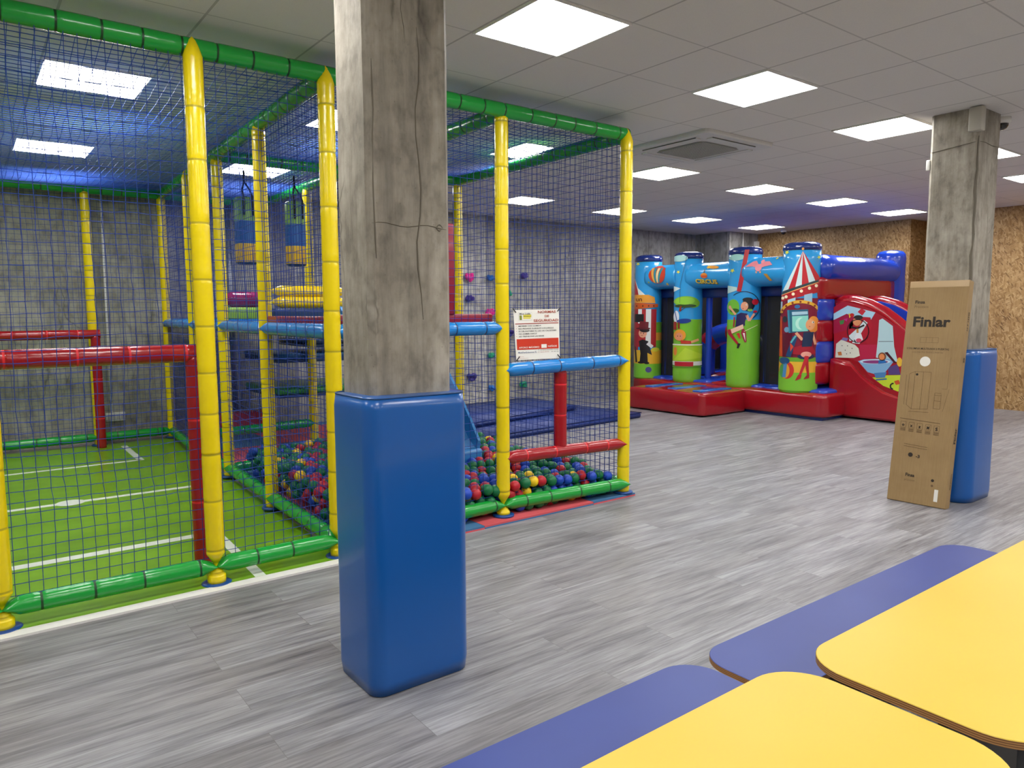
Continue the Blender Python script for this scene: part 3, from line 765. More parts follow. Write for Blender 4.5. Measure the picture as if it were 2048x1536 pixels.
tag(m_.build('socket_strip'), 'white four-gang socket strip low on the back wall by the far goal', 'socket')
m_ = MB(); m_.tube([(2.74, 9.40, .25), (2.74, 9.40, HC)], .035, GREYM, n=14); tag(m_.build('metal_pipe'), 'grey metal pipe standing against the back wall left of the punch bags', 'pipe')
m_ = MB(); m_.tube([(12.15, 8.635, .4), (12.15, 8.635, HC)], .012, WH, n=8); tag(m_.build('cable_conduit'), 'thin cable conduit on the wall above the inflatable castle', 'conduit')
m_ = MB(); m_.box((12.52, 8.58, 2.66), (12.60, 8.65, 2.82), WH); tag(m_.build('junction_box'), 'small pale junction box in the corner by the chipboard wall', 'junction box')
m_ = MB(); m_.rbox((9.60, 9.40, 0), (9.86, 9.447, .80), .004, mat('brown_board', '#7a5a30', .6)); tag(m_.build('wooden_board'), 'brown wooden board against the back wall between corner post and inflatable', 'board')
m_ = MB(); m_.rbox((9.60, 9.40, .802), (9.86, 9.447, 2.6), .004, mat('grey_duct', '#5d5d5c', .6)); tag(m_.build('wall_duct'), 'dark grey upright duct on the back wall above the wooden board', 'duct')
def dome(x, y, z, lab, s_=1.):
    t = thing('dome_camera', lab, 'security camera', (x, y, z))
    m_ = MB(); m_.lathe((x, y, 0), [(.02, z), (.062 * s_, z), (.065 * s_, z - .03), (.055 * s_, z - .045), (.02, z - .045)], WH); m_.build('housing', t)
    m_ = MB(); m_.lathe((x, y, 0), [(.048 * s_, z - .045), (.046 * s_, z - .06), (.035 * s_, z - .08), (.015 * s_, z - .09), (.001, z - .092)], mat('smoked_dome', '#15100f', .1, coat=.5)); m_.build('lens_dome', t, label='dark smoked dome')
dome(6.62, 2.36, HC, 'dark dome camera on the ceiling right of the far pillar')
dome(12.35, 7.9, HC, 'small dome camera on the ceiling near the chipboard wall corner', .9)
m_ = MB(); m_.rbox((6.055, 2.29, 2.79), (6.13, 2.38, HC - .005), .008, mat('beige_plastic', '#b9b4a8', .5)); tag(m_.build('junction_box'), 'beige junction box at the top corner of the far pillar', 'junction box')
m_ = MB(); m_.rbox((6.115, 2.66, 2.56), (6.135, 2.69, 2.64), .006, WH); tag(m_.build('door_sensor'), 'small white sensor on the left edge of the far pillar', 'sensor')

# air conditioner cassette
t = thing('air_conditioner', 'square ceiling air conditioner cassette with round-cornered grey grille', 'air conditioner', (5.46, 4.39, HC))
acx, acy = 5.46, 4.39; acw = mat('ac_white', '#cfcdc9', .45)
m_ = MB(); 
P = rrect(acx - .475, acy - .475, acx + .475, acy + .475, .04, 4)
m_.rings([[Vector((acx + (x - acx) * k_, acy + (y - acy) * k_, z)) for x, y in P] for k_, z in ((1, HC - .001), (1, HC - .022), (.985, HC - .034), (.6, HC - .038))], acw, smooth=False); m_.build('panel', t)
m_ = MB(); P = rrect(acx - .27, acy - .27, acx + .27, acy + .27, .08, 5)
m_.rings([[Vector((x, y, z)) for x, y in P] for z in (HC - .037, HC - .044)], mat('grille_dark', '#8f8f88', .6))
for i in range(-12, 13):
    m_.box((acx - .255, acy + i * .021 - .003, HC - .049), (acx + .255, acy + i * .021 + .003, HC - .044), mat('grille_light', '#b9b8b1', .5))
    m_.box((acx + i * .021 - .003, acy - .255, HC - .049), (acx + i * .021 + .003, acy + .255, HC - .044), mat('grille_light', '#b9b8b1', .5))
m_.build('grille', t, label='grey square mesh grille')
for a in range(4):
    T = Matrix.Translation((acx, acy, 0)) @ Matrix.Rotation(a * pi / 2, 4, 'Z')
    m_ = MB(); m_.box((-.30, .335, HC - .044), (.30, .395, HC - .034), acw, T); m_.box((-.30, .395, HC - .043), (.30, .402, HC - .036), mat('slot_dark', '#66655f', .8), T); m_.build('louver', t)

# ================================================================== INFLATABLE CASTLE
def pvc(n, c): return mat(n, c, .22, bump=.35, bscale=7, coat=.35)
IR = pvc('inflatable_red', '#980e1c'); IB = pvc('inflatable_blue', '#1c3fb0'); IN = pvc('inflatable_navy', '#152a6e'); ISK = pvc('inflatable_sky', '#2f9bdc'); IGR = pvc('inflatable_green', '#78bd33')
cas = thing('inflatable_castle', 'large circus themed inflatable bouncy castle, red and blue, by the chipboard wall', 'bouncy castle', (10.2, 6.8, 0))
def puff(a, b, r, mt, bulge=.03, cuts=9, T=None, mb=None, top=None):
    bm = bmesh.new(); bmesh.ops.create_cube(bm, size=2); bmesh.ops.subdivide_edges(bm, edges=bm.edges[:], cuts=cuts, use_grid_fill=True)
    c = Vector([(a[i] + b[i]) / 2 for i in range(3)]); h = Vector([(b[i] - a[i]) / 2 for i in range(3)])
    for q in bm.verts:
        n_ = q.co.copy(); p_ = Vector((n_.x * h.x, n_.y * h.y, n_.z * h.z)); inn = Vector([max(-h[i] + r, min(h[i] - r, p_[i])) for i in range(3)])
        d = p_ - inn
        if d.length > 1e-6: p_ = inn + d.normalized() * r
        for i in range(3):
            if abs(n_[i]) > .999:
                o1, o2 = [j for j in range(3) if j != i]
                p_[i] += (1 if n_[i] > 0 else -1) * bulge * (1 - n_[o1] ** 2) * (1 - n_[o2] ** 2)
        p_ += Vector([.006 * noise.noise(p_ * 4 + Vector((i * 7, 0, 0))) for i in range(3)])
        q.co = p_ + c
    m_ = mb or MB(); m_.bm(bm, mt, True, T)
    return m_
def itube(p0, p1, r, mt, seg=14, mb=None, mats=None, sag=0., ends=True):
    p0, p1 = Vector(p0), Vector(p1); L = (p1 - p0).length; pts = []; rads = []
    for i in range(seg + 1):
        t = i / seg; pts.append(p0.lerp(p1, t) + Vector((0, 0, sag * sin(pi * t)))); rads.append(r * (1 + .02 * noise.noise(Vector((t * L * 3, p0.x, p0.y)))))
    if ends:
        ax = (p1 - p0).normalized()
        for k_, f_ in ((.35, .93), (.65, .75), (.9, .42), (1., .05)):
            pts.append(p1 + ax * r * k_ * .8); rads.append(r * f_); pts.insert(0, p0 - ax * r * k_ * .8); rads.insert(0, r * f_)
    m_ = mb or MB(); m_.tube(pts, r, mt, n=24, rads=rads); return m_
# base cushions
m_ = puff((9.10, 5.14, .03), (11.75, 8.60, .355), .05, IR, .02, 15); m_.box((9.16, 5.20, 0), (11.7, 8.55, .06), IN); m_.build('base', cas)
m_ = puff((8.14, 6.36, .01), (9.14, 7.82, .33), .035, IR, .015, 15)
for y0 in (6.52, 6.98, 7.42): m_.rbox((8.30, y0, .325), (9.0, y0 + .16, .352), .01, pvc('step_blue', '#1f63b8'))
m_.build('step', cas, label='red entrance step with blue stripes')
m_ = MB()
for i in range(7):
    puff((9.28, 5.25 + i * .47, .30), (11.6, 5.25 + (i + 1) * .47 - .01, .40), .045, IB if i % 2 == 0 else IR if i in (3,) else IB, .01, mb=m_, cuts=5)
for i in range(3): puff((9.9, 6.2 + i * .7, .33), (11.5, 6.45 + i * .7, .42), .04, IR, .008, mb=m_, cuts=4)
m_.build('bounce_floor', cas)
# ray helper: photo pixel -> point on plane X = x
def onX(px, py, x): d = ray(px, py); return CAM + d * (x / d.x)
PILL = [  # y, px centre, half width px, top px, bottom px, origin crop, scale, crop centre x, half width
 (8.50, 1288, 25, 517, 755, (1250, 470), 3.938, 147, 97), (7.65, 1370, 27, 511, 765, (1330, 480), 5.123, 200, 135),
 (6.60, 1482, 31, 501, 776, (1440, 480), 5.117, 212, 152), (5.69, 1595, 36, 489, 785, (1540, 480), 4.8, 262, 176)]
PR = [.225, .225, .24, .25]
PF = []
def ctop(c, r, z, m_):
    n_ = 48; R = []
    for r_, z_ in ((1.0, -.06), (1.025, -.045), (1.02, -.02), (.99, .005), (.93, .025), (.75, .04), (.4, .05), (.01, .052)):
        R.append([Vector((c[0] + cos(2 * pi * j / n_) * r * r_, c[1] + sin(2 * pi * j / n_) * r * r_, z + z_ + (.010 * noise.noise(Vector((cos(2 * pi * j / n_) * 6, sin(2 * pi * j / n_) * 6, c[1]))) if z_ > -.05 else 0))) for j in range(n_)])
    m_.rings(R, IN)
for idx, (y, pc, hw, pt, pb, org, sc, ccx, chw) in enumerate(PILL):
    r = PR[idx]; x = 9.36; z0, z1 = .35, 2.36
    fw = Vector((x, y, 0)).normalized(); rt = Vector((fw.y, -fw.x, 0))
    m_ = MB(); prof = [(r * .8, z0 - .03), (r * .97, z0), (r * 1.0, z0 + .05)] + [(r * (1 + .012 * sin(i * 1.9)), z0 + .05 + (z1 - z0 - .12) * i / 16) for i in range(1, 17)]
    band = 1.50
    m_.rings([[Vector((x + cos(2 * pi * j / 40) * q, y + sin(2 * pi * j / 40) * q, z)) for j in range(40)] for q, z in prof], ISK, mats=[IGR if (prof[i][1] + prof[i + 1][1]) / 2 < (1.32 if idx in (1, 2) else .60) else ISK for i in range(len(prof) - 1)])
    ctop((x, y, 0), r, z1, m_)
    ya, yb = org[1] + 0, 0
    def F(u, v, l, x=x, y=y, r=r, fw=fw, rt=rt, pt=pt, pb=pb, org=org, sc=sc, ccx=ccx, chw=chw, z0=z0, z1=z1):
        fx = max(-1, min(1, (u - ccx) / chw)); th = asin(fx * .995); py = org[1] + v / sc
        z = z1 - .02 + (z0 - z1 + .02) * (py - (pt + 6)) / (pb - pt - 6)
        p_ = Vector((x, y, 0)) + (-fw * cos(th) + rt * sin(th)) * (r * 1.012 + l); p_.z = z
        return p_
    PF.append((m_, F))
def P_(k_, poly, l, c, step=9): paint(PF[k_][0], poly, PF[k_][1], l, col(c), step)
def LN(k_, a, b, w0, l, c, w1=None): P_(k_, line2(a, b, w0, w1), l, c)
# column 1: ticket booth and a performer in a top hat
P_(0, star(72, 245, 15), 1, '#d8dc50'); P_(0, [(50, 350), (80, 480), (50, 480)], 1, '#b8222c'); P_(0, [(50, 350), (75, 430), (135, 492), (80, 485)], 1, '#e6ece6')
P_(0, rect(50, 590, 205, 880), 1, '#a82630'); P_(0, rect(78, 590, 104, 700), 2, '#dfe6ea'); P_(0, rect(132, 590, 168, 860), 2, '#dfe3e2')
P_(0, rect(205, 690, 244, 1010), 1, '#6fae38'); P_(0, rect(205, 770, 244, 830), 2, '#e09a3c')
P_(0, rect(50, 905, 160, 1010), 2, '#d8b030'); P_(0, [(160, 900), (244, 905), (244, 1010), (160, 1010)], 2, '#e8b234'); P_(0, ell(200, 900, 28, 16), 3, '#d8d040')
P_(0, [(50, 480), (150, 482), (190, 500), (196, 545), (50, 540)], 3, '#e8a038'); P_(0, [(50, 540), (215, 552), (215, 575), (50, 592)], 3, '#c85a20'); P_(0, rect(50, 1010, 244, 1118), 1, '#74bb34')
for x_ in (68, 110, 150, 185): P_(0, ell(x_, 566, 5, 7, 8), 4, '#5a2410')
P_(0, rect(56, 628, 118, 690), 3, '#1c1c22'); LN(0, (60, 880), (70, 1000), 6, 3, '#1a1a20'); P_(0, rect(52, 790, 80, 905), 3, '#9c2434')
P_(0, [(85, 835), (112, 822), (150, 835), (178, 942), (146, 925), (150, 1005), (92, 1008), (98, 930)], 4, '#17151b'); P_(0, line2((145, 850), (180, 880), 12), 5, '#dcdce0'); P_(0, ell(112, 775, 28, 34), 5, '#e2a184'); P_(0, ell(125, 752, 34, 16), 6, '#15131a')
P_(0, ell(115, 738, 50, 9), 7, '#5a1520'); P_(0, [(86, 738), (92, 682), (152, 688), (150, 738)], 7, '#6c1a26'); P_(0, ell(100, 772, 3, 5, 8), 7, '#1a1414'); P_(0, ell(118, 775, 3, 5, 8), 7, '#1a1414'); LN(0, (100, 792), (114, 792), 1.6, 7, '#9a3430')
P_(0, ell(102, 1000, 22, 9), 5, '#0f0f14'); P_(0, ell(142, 1003, 18, 9), 5, '#0f0f14'); P_(0, ell(155, 1055, 22, 22), 3, '#4a4a8a')
write(PF[0][0], 'un', lambda a, b, l: PF[0][1](a, b, l), 62, 528, 1, col('#5a2410'), 6) if False else None
V, Fc, _ = text2d('un', 46, .02); PF[0][0].add([PF[0][1](62 + a, 530 - b, .0065) for a, b in V], Fc, col('#5a2410'))
# column 2: tree and an acrobat on a seesaw
P_(1, ell(115, 215, 75, 32), 1, '#a9d8d6'); P_(1, star(105, 350, 20), 1, '#e8e048'); P_(1, [(66, 490), (130, 515), (66, 548)], 1, '#cfe2e2'); P_(1, ell(180, 645, 112, 52), 2, '#84c234'); P_(1, ell(250, 665, 55, 45), 2, '#7ab830'); P_(1, ell(175, 690, 100, 18), 3, '#2f4a20'); P_(1, ell(170, 640, 90, 38), 4, '#93cf3c')
LN(1, (135, 690), (125, 745), 9, 3, '#8a2c1c'); LN(1, (190, 695), (130, 740), 3, 3, '#5a2a18'); LN(1, (182, 185), (125, 480), 1.5, 5, '#2a4458'); LN(1, (125, 480), (125, 660), 1.5, 5, '#2a4458')
P_(1, ell(95, 800, 26, 62), 3, '#dde4ee'); LN(1, (80, 740), (105, 850), 4, 4, '#3a5aa0'); P_(1, ell(165, 842, 66, 24, rot=-.08), 4, '#1a3a8a'); LN(1, (85, 850), (85, 930), 14, 4, '#9a2a20'); LN(1, (118, 850), (120, 920), 9, 4, '#8a2a20')
P_(1, ell(130, 985, 55, 58), 5, '#e79a34'); P_(1, ell(124, 1000, 34, 40), 6, '#e2936a'); P_(1, ell(112, 995, 4, 6, 8), 7, '#2a1a14'); P_(1, ell(136, 995, 4, 6, 8), 7, '#2a1a14'); P_(1, [(140, 1035), (230, 1040), (235, 1072), (140, 1070)], 6, '#c03a28'); LN(1, (232, 1055), (300, 1030), 12, 6, '#e2a070')
P_(1, rect(68, 1088, 334, 1248), 3, '#a4cc2c'); P_(1, [(70, 1245), (180, 1110), (334, 1180), (334, 1215)], 4, '#b8d83a'); P_(1, rect(68, 1076, 334, 1088), 7, '#e8e6d4'); P_(1, ell(92, 1150, 16, 44), 5, '#e08a38')
P_(1, rect(68, 1250, 336, 1292), 4, '#dfe6dc'); P_(1, rect(88, 1254, 256, 1300), 5, '#b21a2a'); P_(1, rect(68, 1300, 336, 1312), 4, '#5a9a2c')
# column 3: hoop artist
P_(2, ell(135, 200, 68, 32), 1, '#9fd4cc'); P_(2, [(62, 478), (145, 500), (145, 530), (62, 560)], 1, '#b8dcd8'); P_(2, star(100, 330, 24), 1, '#dce04a'); P_(2, [(206, 128), (244, 128), (182, 545), (144, 540)], 3, '#b8202e')
P_(2, ell(115, 700, 55, 80), 2, '#6fb838'); P_(2, ell(130, 735, 40, 22), 3, '#2a5a24')
hoop = ell(208, 690, 140, 150, 40, 0, -2.3, 1.05); P_(2, hoop + [(208 + (a - 208) * .955, 690 + (b - 690) * .955) for a, b in hoop[::-1]], 4, '#1a2440')
P_(2, ell(248, 672, 54, 68), 5, '#141018'); P_(2, ell(240, 625, 45, 22), 5, '#141018'); P_(2, ell(214, 690, 32, 44), 6, '#e4a17e'); P_(2, ell(304, 648, 28, 30), 6, '#b81a2c'); P_(2, ell(232, 676, 7, 9, 10), 7, '#f2eee6'); P_(2, ell(234, 677, 3, 5, 8), 8, '#1a1414'); LN(2, (196, 712), (208, 716), 2.5, 8, '#a02a2c')
LN(2, (92, 705), (140, 775), 9, 5, '#e2a584'); P_(2, ell(88, 700, 12, 18), 5, '#e2a584'); LN(2, (235, 780), (258, 838), 12, 6, '#e2a584'); LN(2, (258, 838), (300, 765), 9, 6, '#e2a584'); P_(2, ell(306, 745, 18, 12), 7, '#b81a2c'); P_(2, ell(262, 730, 22, 14), 5, '#8ac048')
P_(2, [(150, 775), (185, 755), (242, 765), (222, 850), (222, 885), (140, 905)], 6, '#241a52'); LN(2, (130, 800), (125, 900), 6, 5, '#a02434')
P_(2, [(100, 925), (205, 872), (212, 915), (112, 968)], 7, '#eac0a4'); P_(2, [(66, 930), (100, 925), (110, 965), (180, 1075), (165, 1085), (80, 975)], 8, '#a81f2e'); P_(2, [(165, 1065), (190, 1068), (172, 1118), (158, 1115)], 9, '#221018')
P_(2, [(205, 900), (232, 950), (240, 1050), (222, 1055), (190, 960)], 6, '#9c1a34'); P_(2, [(150, 965), (178, 960), (188, 1018), (175, 1015)], 6, '#c03028'); P_(2, [(205, 960), (222, 960), (230, 1045)], 7, '#e8e0dc'); P_(2, line2((215, 945), (330, 880), 3), 6, '#d8d8a0')
# column 4: circus tent, mirror and a dancer
ap = (268, 118); bx_ = [(98, 494), (148, 484), (210, 468), (268, 448), (330, 424), (386, 402), (432, 380)]
for i in range(6): P_(3, [ap, bx_[i], bx_[i + 1]], 2, '#cfe6e6' if i % 2 == 0 else '#c01e2a')
P_(3, ell(268, 98, 11, 13), 3, '#d89a4a'); P_(3, star(128, 122, 22), 2, '#dfe34a'); P_(3, star(410, 175, 20), 2, '#dfe34a'); P_(3, [(94, 494), (434, 378), (434, 402), (94, 520)], 3, '#2c4048')
P_(3, rect(88, 560, 436, 1130), 1, '#7c1030'); P_(3, [(92, 530), (436, 402), (436, 500), (92, 590)], 3, '#b01a26'); P_(3, line2((92, 528), (436, 402), 4), 4, '#e8a860')
for a, b in ((106, 556), (135, 545), (196, 520), (266, 493), (335, 467), (393, 443), (428, 430)): P_(3, ell(a, b, 14, 15), 5, '#f6ecc8')
P_(3, [(150, 575), (218, 552), (218, 610), (150, 610)], 4, '#a8cfe0'); P_(3, [(292, 530), (362, 512), (362, 600), (292, 600)], 4, '#9cc4da'); P_(3, rect(88, 590, 104, 700), 4, '#b4cedc')
arch = ell(262, 700, 176, 122, 24, 0, pi, 2 * pi); P_(3, arch + [(262 + (a - 262) * .86, 700 + (b - 700) * .76) for a, b in arch[::-1]], 6, '#e2ac38')
for a in range(7): P_(3, ell(262 + 160 * cos(pi + .25 + a * .44), 700 + 105 * sin(pi + .25 + a * .44), 10, 11, 10), 7, '#8a3a1c')
P_(3, [(88, 720), (104, 740), (118, 1120), (88, 1120)], 5, '#d2452a'); P_(3, [(436, 720), (420, 740), (405, 1000), (436, 1100)], 5, '#c83a2a'); P_(3, [(118, 900), (200, 880), (215, 1120), (118, 1130)], 2, '#5c0c28')
P_(3, [(158, 672), (330, 664), (346, 872), (182, 890)], 6, '#24607c'); P_(3, [(194, 730), (332, 724), (334, 872), (200, 876)], 7, '#86d4c4'); P_(3, [(190, 690), (326, 684), (328, 712), (194, 722)], 7, '#a4c8d8'); P_(3, ell(270, 800, 45, 58), 8, '#b8ead8'); P_(3, ell(292, 800, 40, 55), 9, '#86d4c4')
P_(3, ell(236, 640, 24, 18), 8, '#2a6aa0'); P_(3, ell(132, 760, 20, 30), 7, '#20303c'); P_(3, ell(150, 860, 22, 26), 7, '#6a9ab8'); LN(3, (158, 672), (176, 890), 8, 7, '#3a88a4')
P_(3, ell(378, 780, 42, 50), 9, '#e8963c'); P_(3, ell(378, 840, 40, 45), 9, '#e08830'); P_(3, ell(352, 810, 40, 52), 10, '#e6a06e'); P_(3, ell(374, 788, 11, 10, 10), 11, '#efe9e0'); P_(3, ell(376, 788, 5, 7, 8), 12, '#3a4a20'); LN(3, (340, 828), (352, 830), 3, 12, '#c04a3a')
LN(3, (290, 955), (232, 888), 13, 10, '#e2a07e'); LN(3, (372, 890), (402, 1000), 11, 10, '#e2a07e'); P_(3, [(296, 882), (384, 880), (370, 1018), (286, 1022)], 11, '#182a4c')
P_(3, [(214, 1030), (290, 1005), (372, 1005), (406, 1085), (300, 1100), (212, 1092)], 10, '#a4182c'); P_(3, [(185, 985), (216, 1020), (190, 1070)], 9, '#d84a2a'); P_(3, ell(325, 1115, 74, 26), 8, '#20284e'); P_(3, ell(325, 1095, 46, 28), 11, '#e8a090')
LN(3, (225, 925), (170, 1120), 22, 7, '#1d4470'); LN(3, (232, 915), (190, 985), 8, 8, '#5ab0b8')
P_(3, rect(88, 1125, 436, 1190), 3, '#6cab2e'); P_(3, rect(88, 1165, 436, 1300), 4, '#e4b234'); P_(3, rect(88, 1270, 436, 1446), 5, '#7abf35')
LN(3, (325, 1110), (350, 1310), 17, 12, '#b01e2a', 8); LN(3, (335, 1110), (275, 1300), 17, 13, '#c0242e', 9); P_(3, [(262, 1290), (292, 1290), (285, 1325), (238, 1348)], 14, '#b01e2a'); P_(3, [(338, 1290), (358, 1290), (356, 1322), (308, 1332)], 14, '#9c1a26')
P_(3, ell(160, 1250, 66, 84), 7, '#c8342c'); P_(3, ell(142, 1255, 46, 76), 8, '#e0a030'); P_(3, ell(126, 1258, 28, 66), 9, '#4a9a50'); P_(3, ell(140, 1160, 46, 34), 10, '#1c4a78'); LN(3, (150, 1180), (140, 1320), 15, 10, '#4a86b8'); 
for i_, (m_, F) in enumerate(PF): m_.build('column', cas, label=['sky blue column printed with a ticket booth and top-hatted performer', 'sky blue column printed with a tree and an acrobat', 'sky and green column printed with a hoop artist', 'column printed with a striped tent and a dancer'][i_])
# beams between the columns
def ib(i, zc, r, art=None):
    ya, yb = PILL[i][0], PILL[i + 1][0]; m_ = MB(); itube((9.34, ya - .1, zc), (9.34, yb + .1, zc), r, ISK, mb=m_, ends=False)
    def F(px, py, l):
        q = onX(px, py, 9.34 - r * .9); s_ = max(-.97, min(.97, (q.z - zc) / r)); return Vector((9.34 - sqrt(1 - s_ * s_) * (r * 1.02 + l) , q.y, zc + s_ * (r * 1.02 + l)))
    if art: art(m_, F)
    m_.build('crossbeam', cas)
    m2 = MB(); m2.rbox((9.46, yb + .12, zc - r - .14), (9.58, ya - .12, zc - r + .03), .03, IN); m2.build('lintel', cas)
def CP(m_, F, poly, l, c, o=(1250, 470), sc=3.938, ax=1, step=4): paint(m_, [(o[0] + a / sc, o[1] + b / sc) for a, b in poly], F, l, col(c), step, ax)
def art1(m_, F):
    CP(m_, F, ell(258, 312, 66, 68), 1, '#c8442c')
    for a, c in ((-46, '#e8b050'), (-22, '#2a8a9a'), (4, '#ead9a0'), (28, '#2a8a9a'), (48, '#c8442c')): CP(m_, F, [(258 + a - 9, 262), (258 + a + 9, 262), (258 + a * .45 + 6, 375), (258 + a * .45 - 6, 375)], 2, c)
    CP(m_, F, star(330, 385, 13), 1, '#d8c040'); CP(m_, F, star(190, 372, 10), 1, '#9ab850')
def art2(m_, F):
    CP(m_, F, ell(630, 320, 26, 20), 2, '#e08a28'); CP(m_, F, rect(606, 318, 655, 334), 3, '#c8502a'); CP(m_, F, line2((630, 300), (630, 270), 3), 2, '#3a3a20'); CP(m_, F, ell(690, 255, 48, 12, rot=.05), 2, '#e8a030'); CP(m_, F, star(655, 255, 18), 3, '#f0c030')
    V, Fc, _ = text2d('CIRCUS', 11, .04, 42)
    for d_, c_, l_ in ((.9, '#5a4a1c', .004), (0, '#d8c24a', .006)): m_.add([F(1392 + a + d_, 565.5 - b + d_ + a * .03, l_) for a, b in V], Fc, col(c_))
def art3(m_, F):
    o = (1440, 480); sc = 5.117
    def Q(poly, l, c): CP(m_, F, poly, l, c, o, sc)
    Q([(262, 278), (330, 222), (362, 215), (395, 250), (380, 285), (340, 272)], 1, '#e68a94'); Q([(408, 250), (450, 222), (500, 220), (540, 255), (470, 270), (430, 285)], 1, '#e68a94'); Q(ell(402, 285, 34, 36), 2, '#ea8f9a'); Q(ell(430, 222, 18, 18), 3, '#ee9aa0'); Q(rect(375, 320, 390, 340), 2, '#d8a080'); Q(rect(415, 318, 430, 338), 2, '#d8a080'); Q(star(560, 188, 16), 1, '#d8d850'); Q([(455, 345), (490, 345), (530, 410), (500, 415)], 2, '#b88a30')
ib(0, 2.03, .20, art1); ib(1, 2.02, .20, art2); ib(2, 2.03, .21, art3)
# dark netting windows and inner frame posts
mesh_ = NT('dark_castle_mesh'); mesh_.b.inputs['Base Color'].default_value = (.012, .012, .014, 1); mesh_.b.inputs['Roughness'].default_value = .7; mesh_.b.inputs['Alpha'].default_value = .8; DM = mesh_.m
def win(a, b, nm='mesh_window'): m_ = MB(); m_.box(a, b, DM); m_.build(nm, cas)
win((9.50, 7.72, .40), (9.51, 8.44, 1.90)); win((9.50, 5.75, .40), (9.51, 6.52, 1.90)); win((11.50, 5.4, .4), (11.51, 8.5, 2.0)); win((9.5, 8.50, .4), (11.5, 8.51, 2.0))
for y_ in (8.23, 7.38, 6.33):
    m_ = itube((9.55, y_, .42), (9.55, y_, 1.92), .05, IB); m_.build('inner_post', cas)
for p_ in ((11.5, 8.45), (9.7, 8.5)): m_ = itube((*p_, .4), (*p_, 2.1), .15, IB); m_.build('corner_post', cas)
m_ = itube((11.5, 5.6, 2.1), (11.5, 8.4, 2.1), .15, IB); m_.build('back_rail', cas); m_ = itube((9.7, 8.47, 2.1), (11.4, 8.47, 2.1), .15, IB); m_.build('back_rail', cas)
# striped side wall
for i in range(6):
    z = .61 + i * .292; mt = (IR, IB, IR, IB, IR, IB)[i]
    if i == 5: m_ = itube((9.55, 5.50, 2.06), (11.45, 5.52, 2.06), .185, mt)
    else: m_ = puff((9.35, 5.40, z - .165), (11.62 if i < 4 else 11.50, 5.74, z + .160), .06, mt, .018, 9)
    m_.build('side_tube', cas)
m_ = MB(); m_.lathe((11.62, 5.56, 0), [(.15, .30), (.21, .36)] + [(.212 + .004 * sin(i * 2.3), .4 + i * .16) for i in range(12)] + [(.214, 2.27), (.205, 2.33), (.17, 2.372), (.1, 2.39), (.001, 2.395)], IB, n=32); m_.build('corner_post', cas, label='tall blue inflated corner post')
# arched obstacle seen through the entrance
pts = []
for i in range(25):
    t_ = i / 24
    if t_ < .3: pts.append(Vector((10.0, 7.80, .42 + t_ / .3 * .40)))
    else:
        a_ = pi * (t_ - .3) / .7; pts.append(Vector((10.0 + .1 * sin(a_), 7.30 + .5 * cos(a_), .82 + .30 * sin(a_))))
m_ = MB(); mats_ = [(IB, IB, IB, IR, IB, IR, IR, IB)[min(7, i // 3)] for i in range(24)]; m_.tube(pts, .17, IB, n=20, mats=mats_); m_.build('arch_obstacle', cas, label='red and blue striped arch inside the castle')
m_ = puff((10.2, 5.9, .4), (11.2, 6.5, 1.35), .18, IR, .03); m_.build('obstacle', cas)
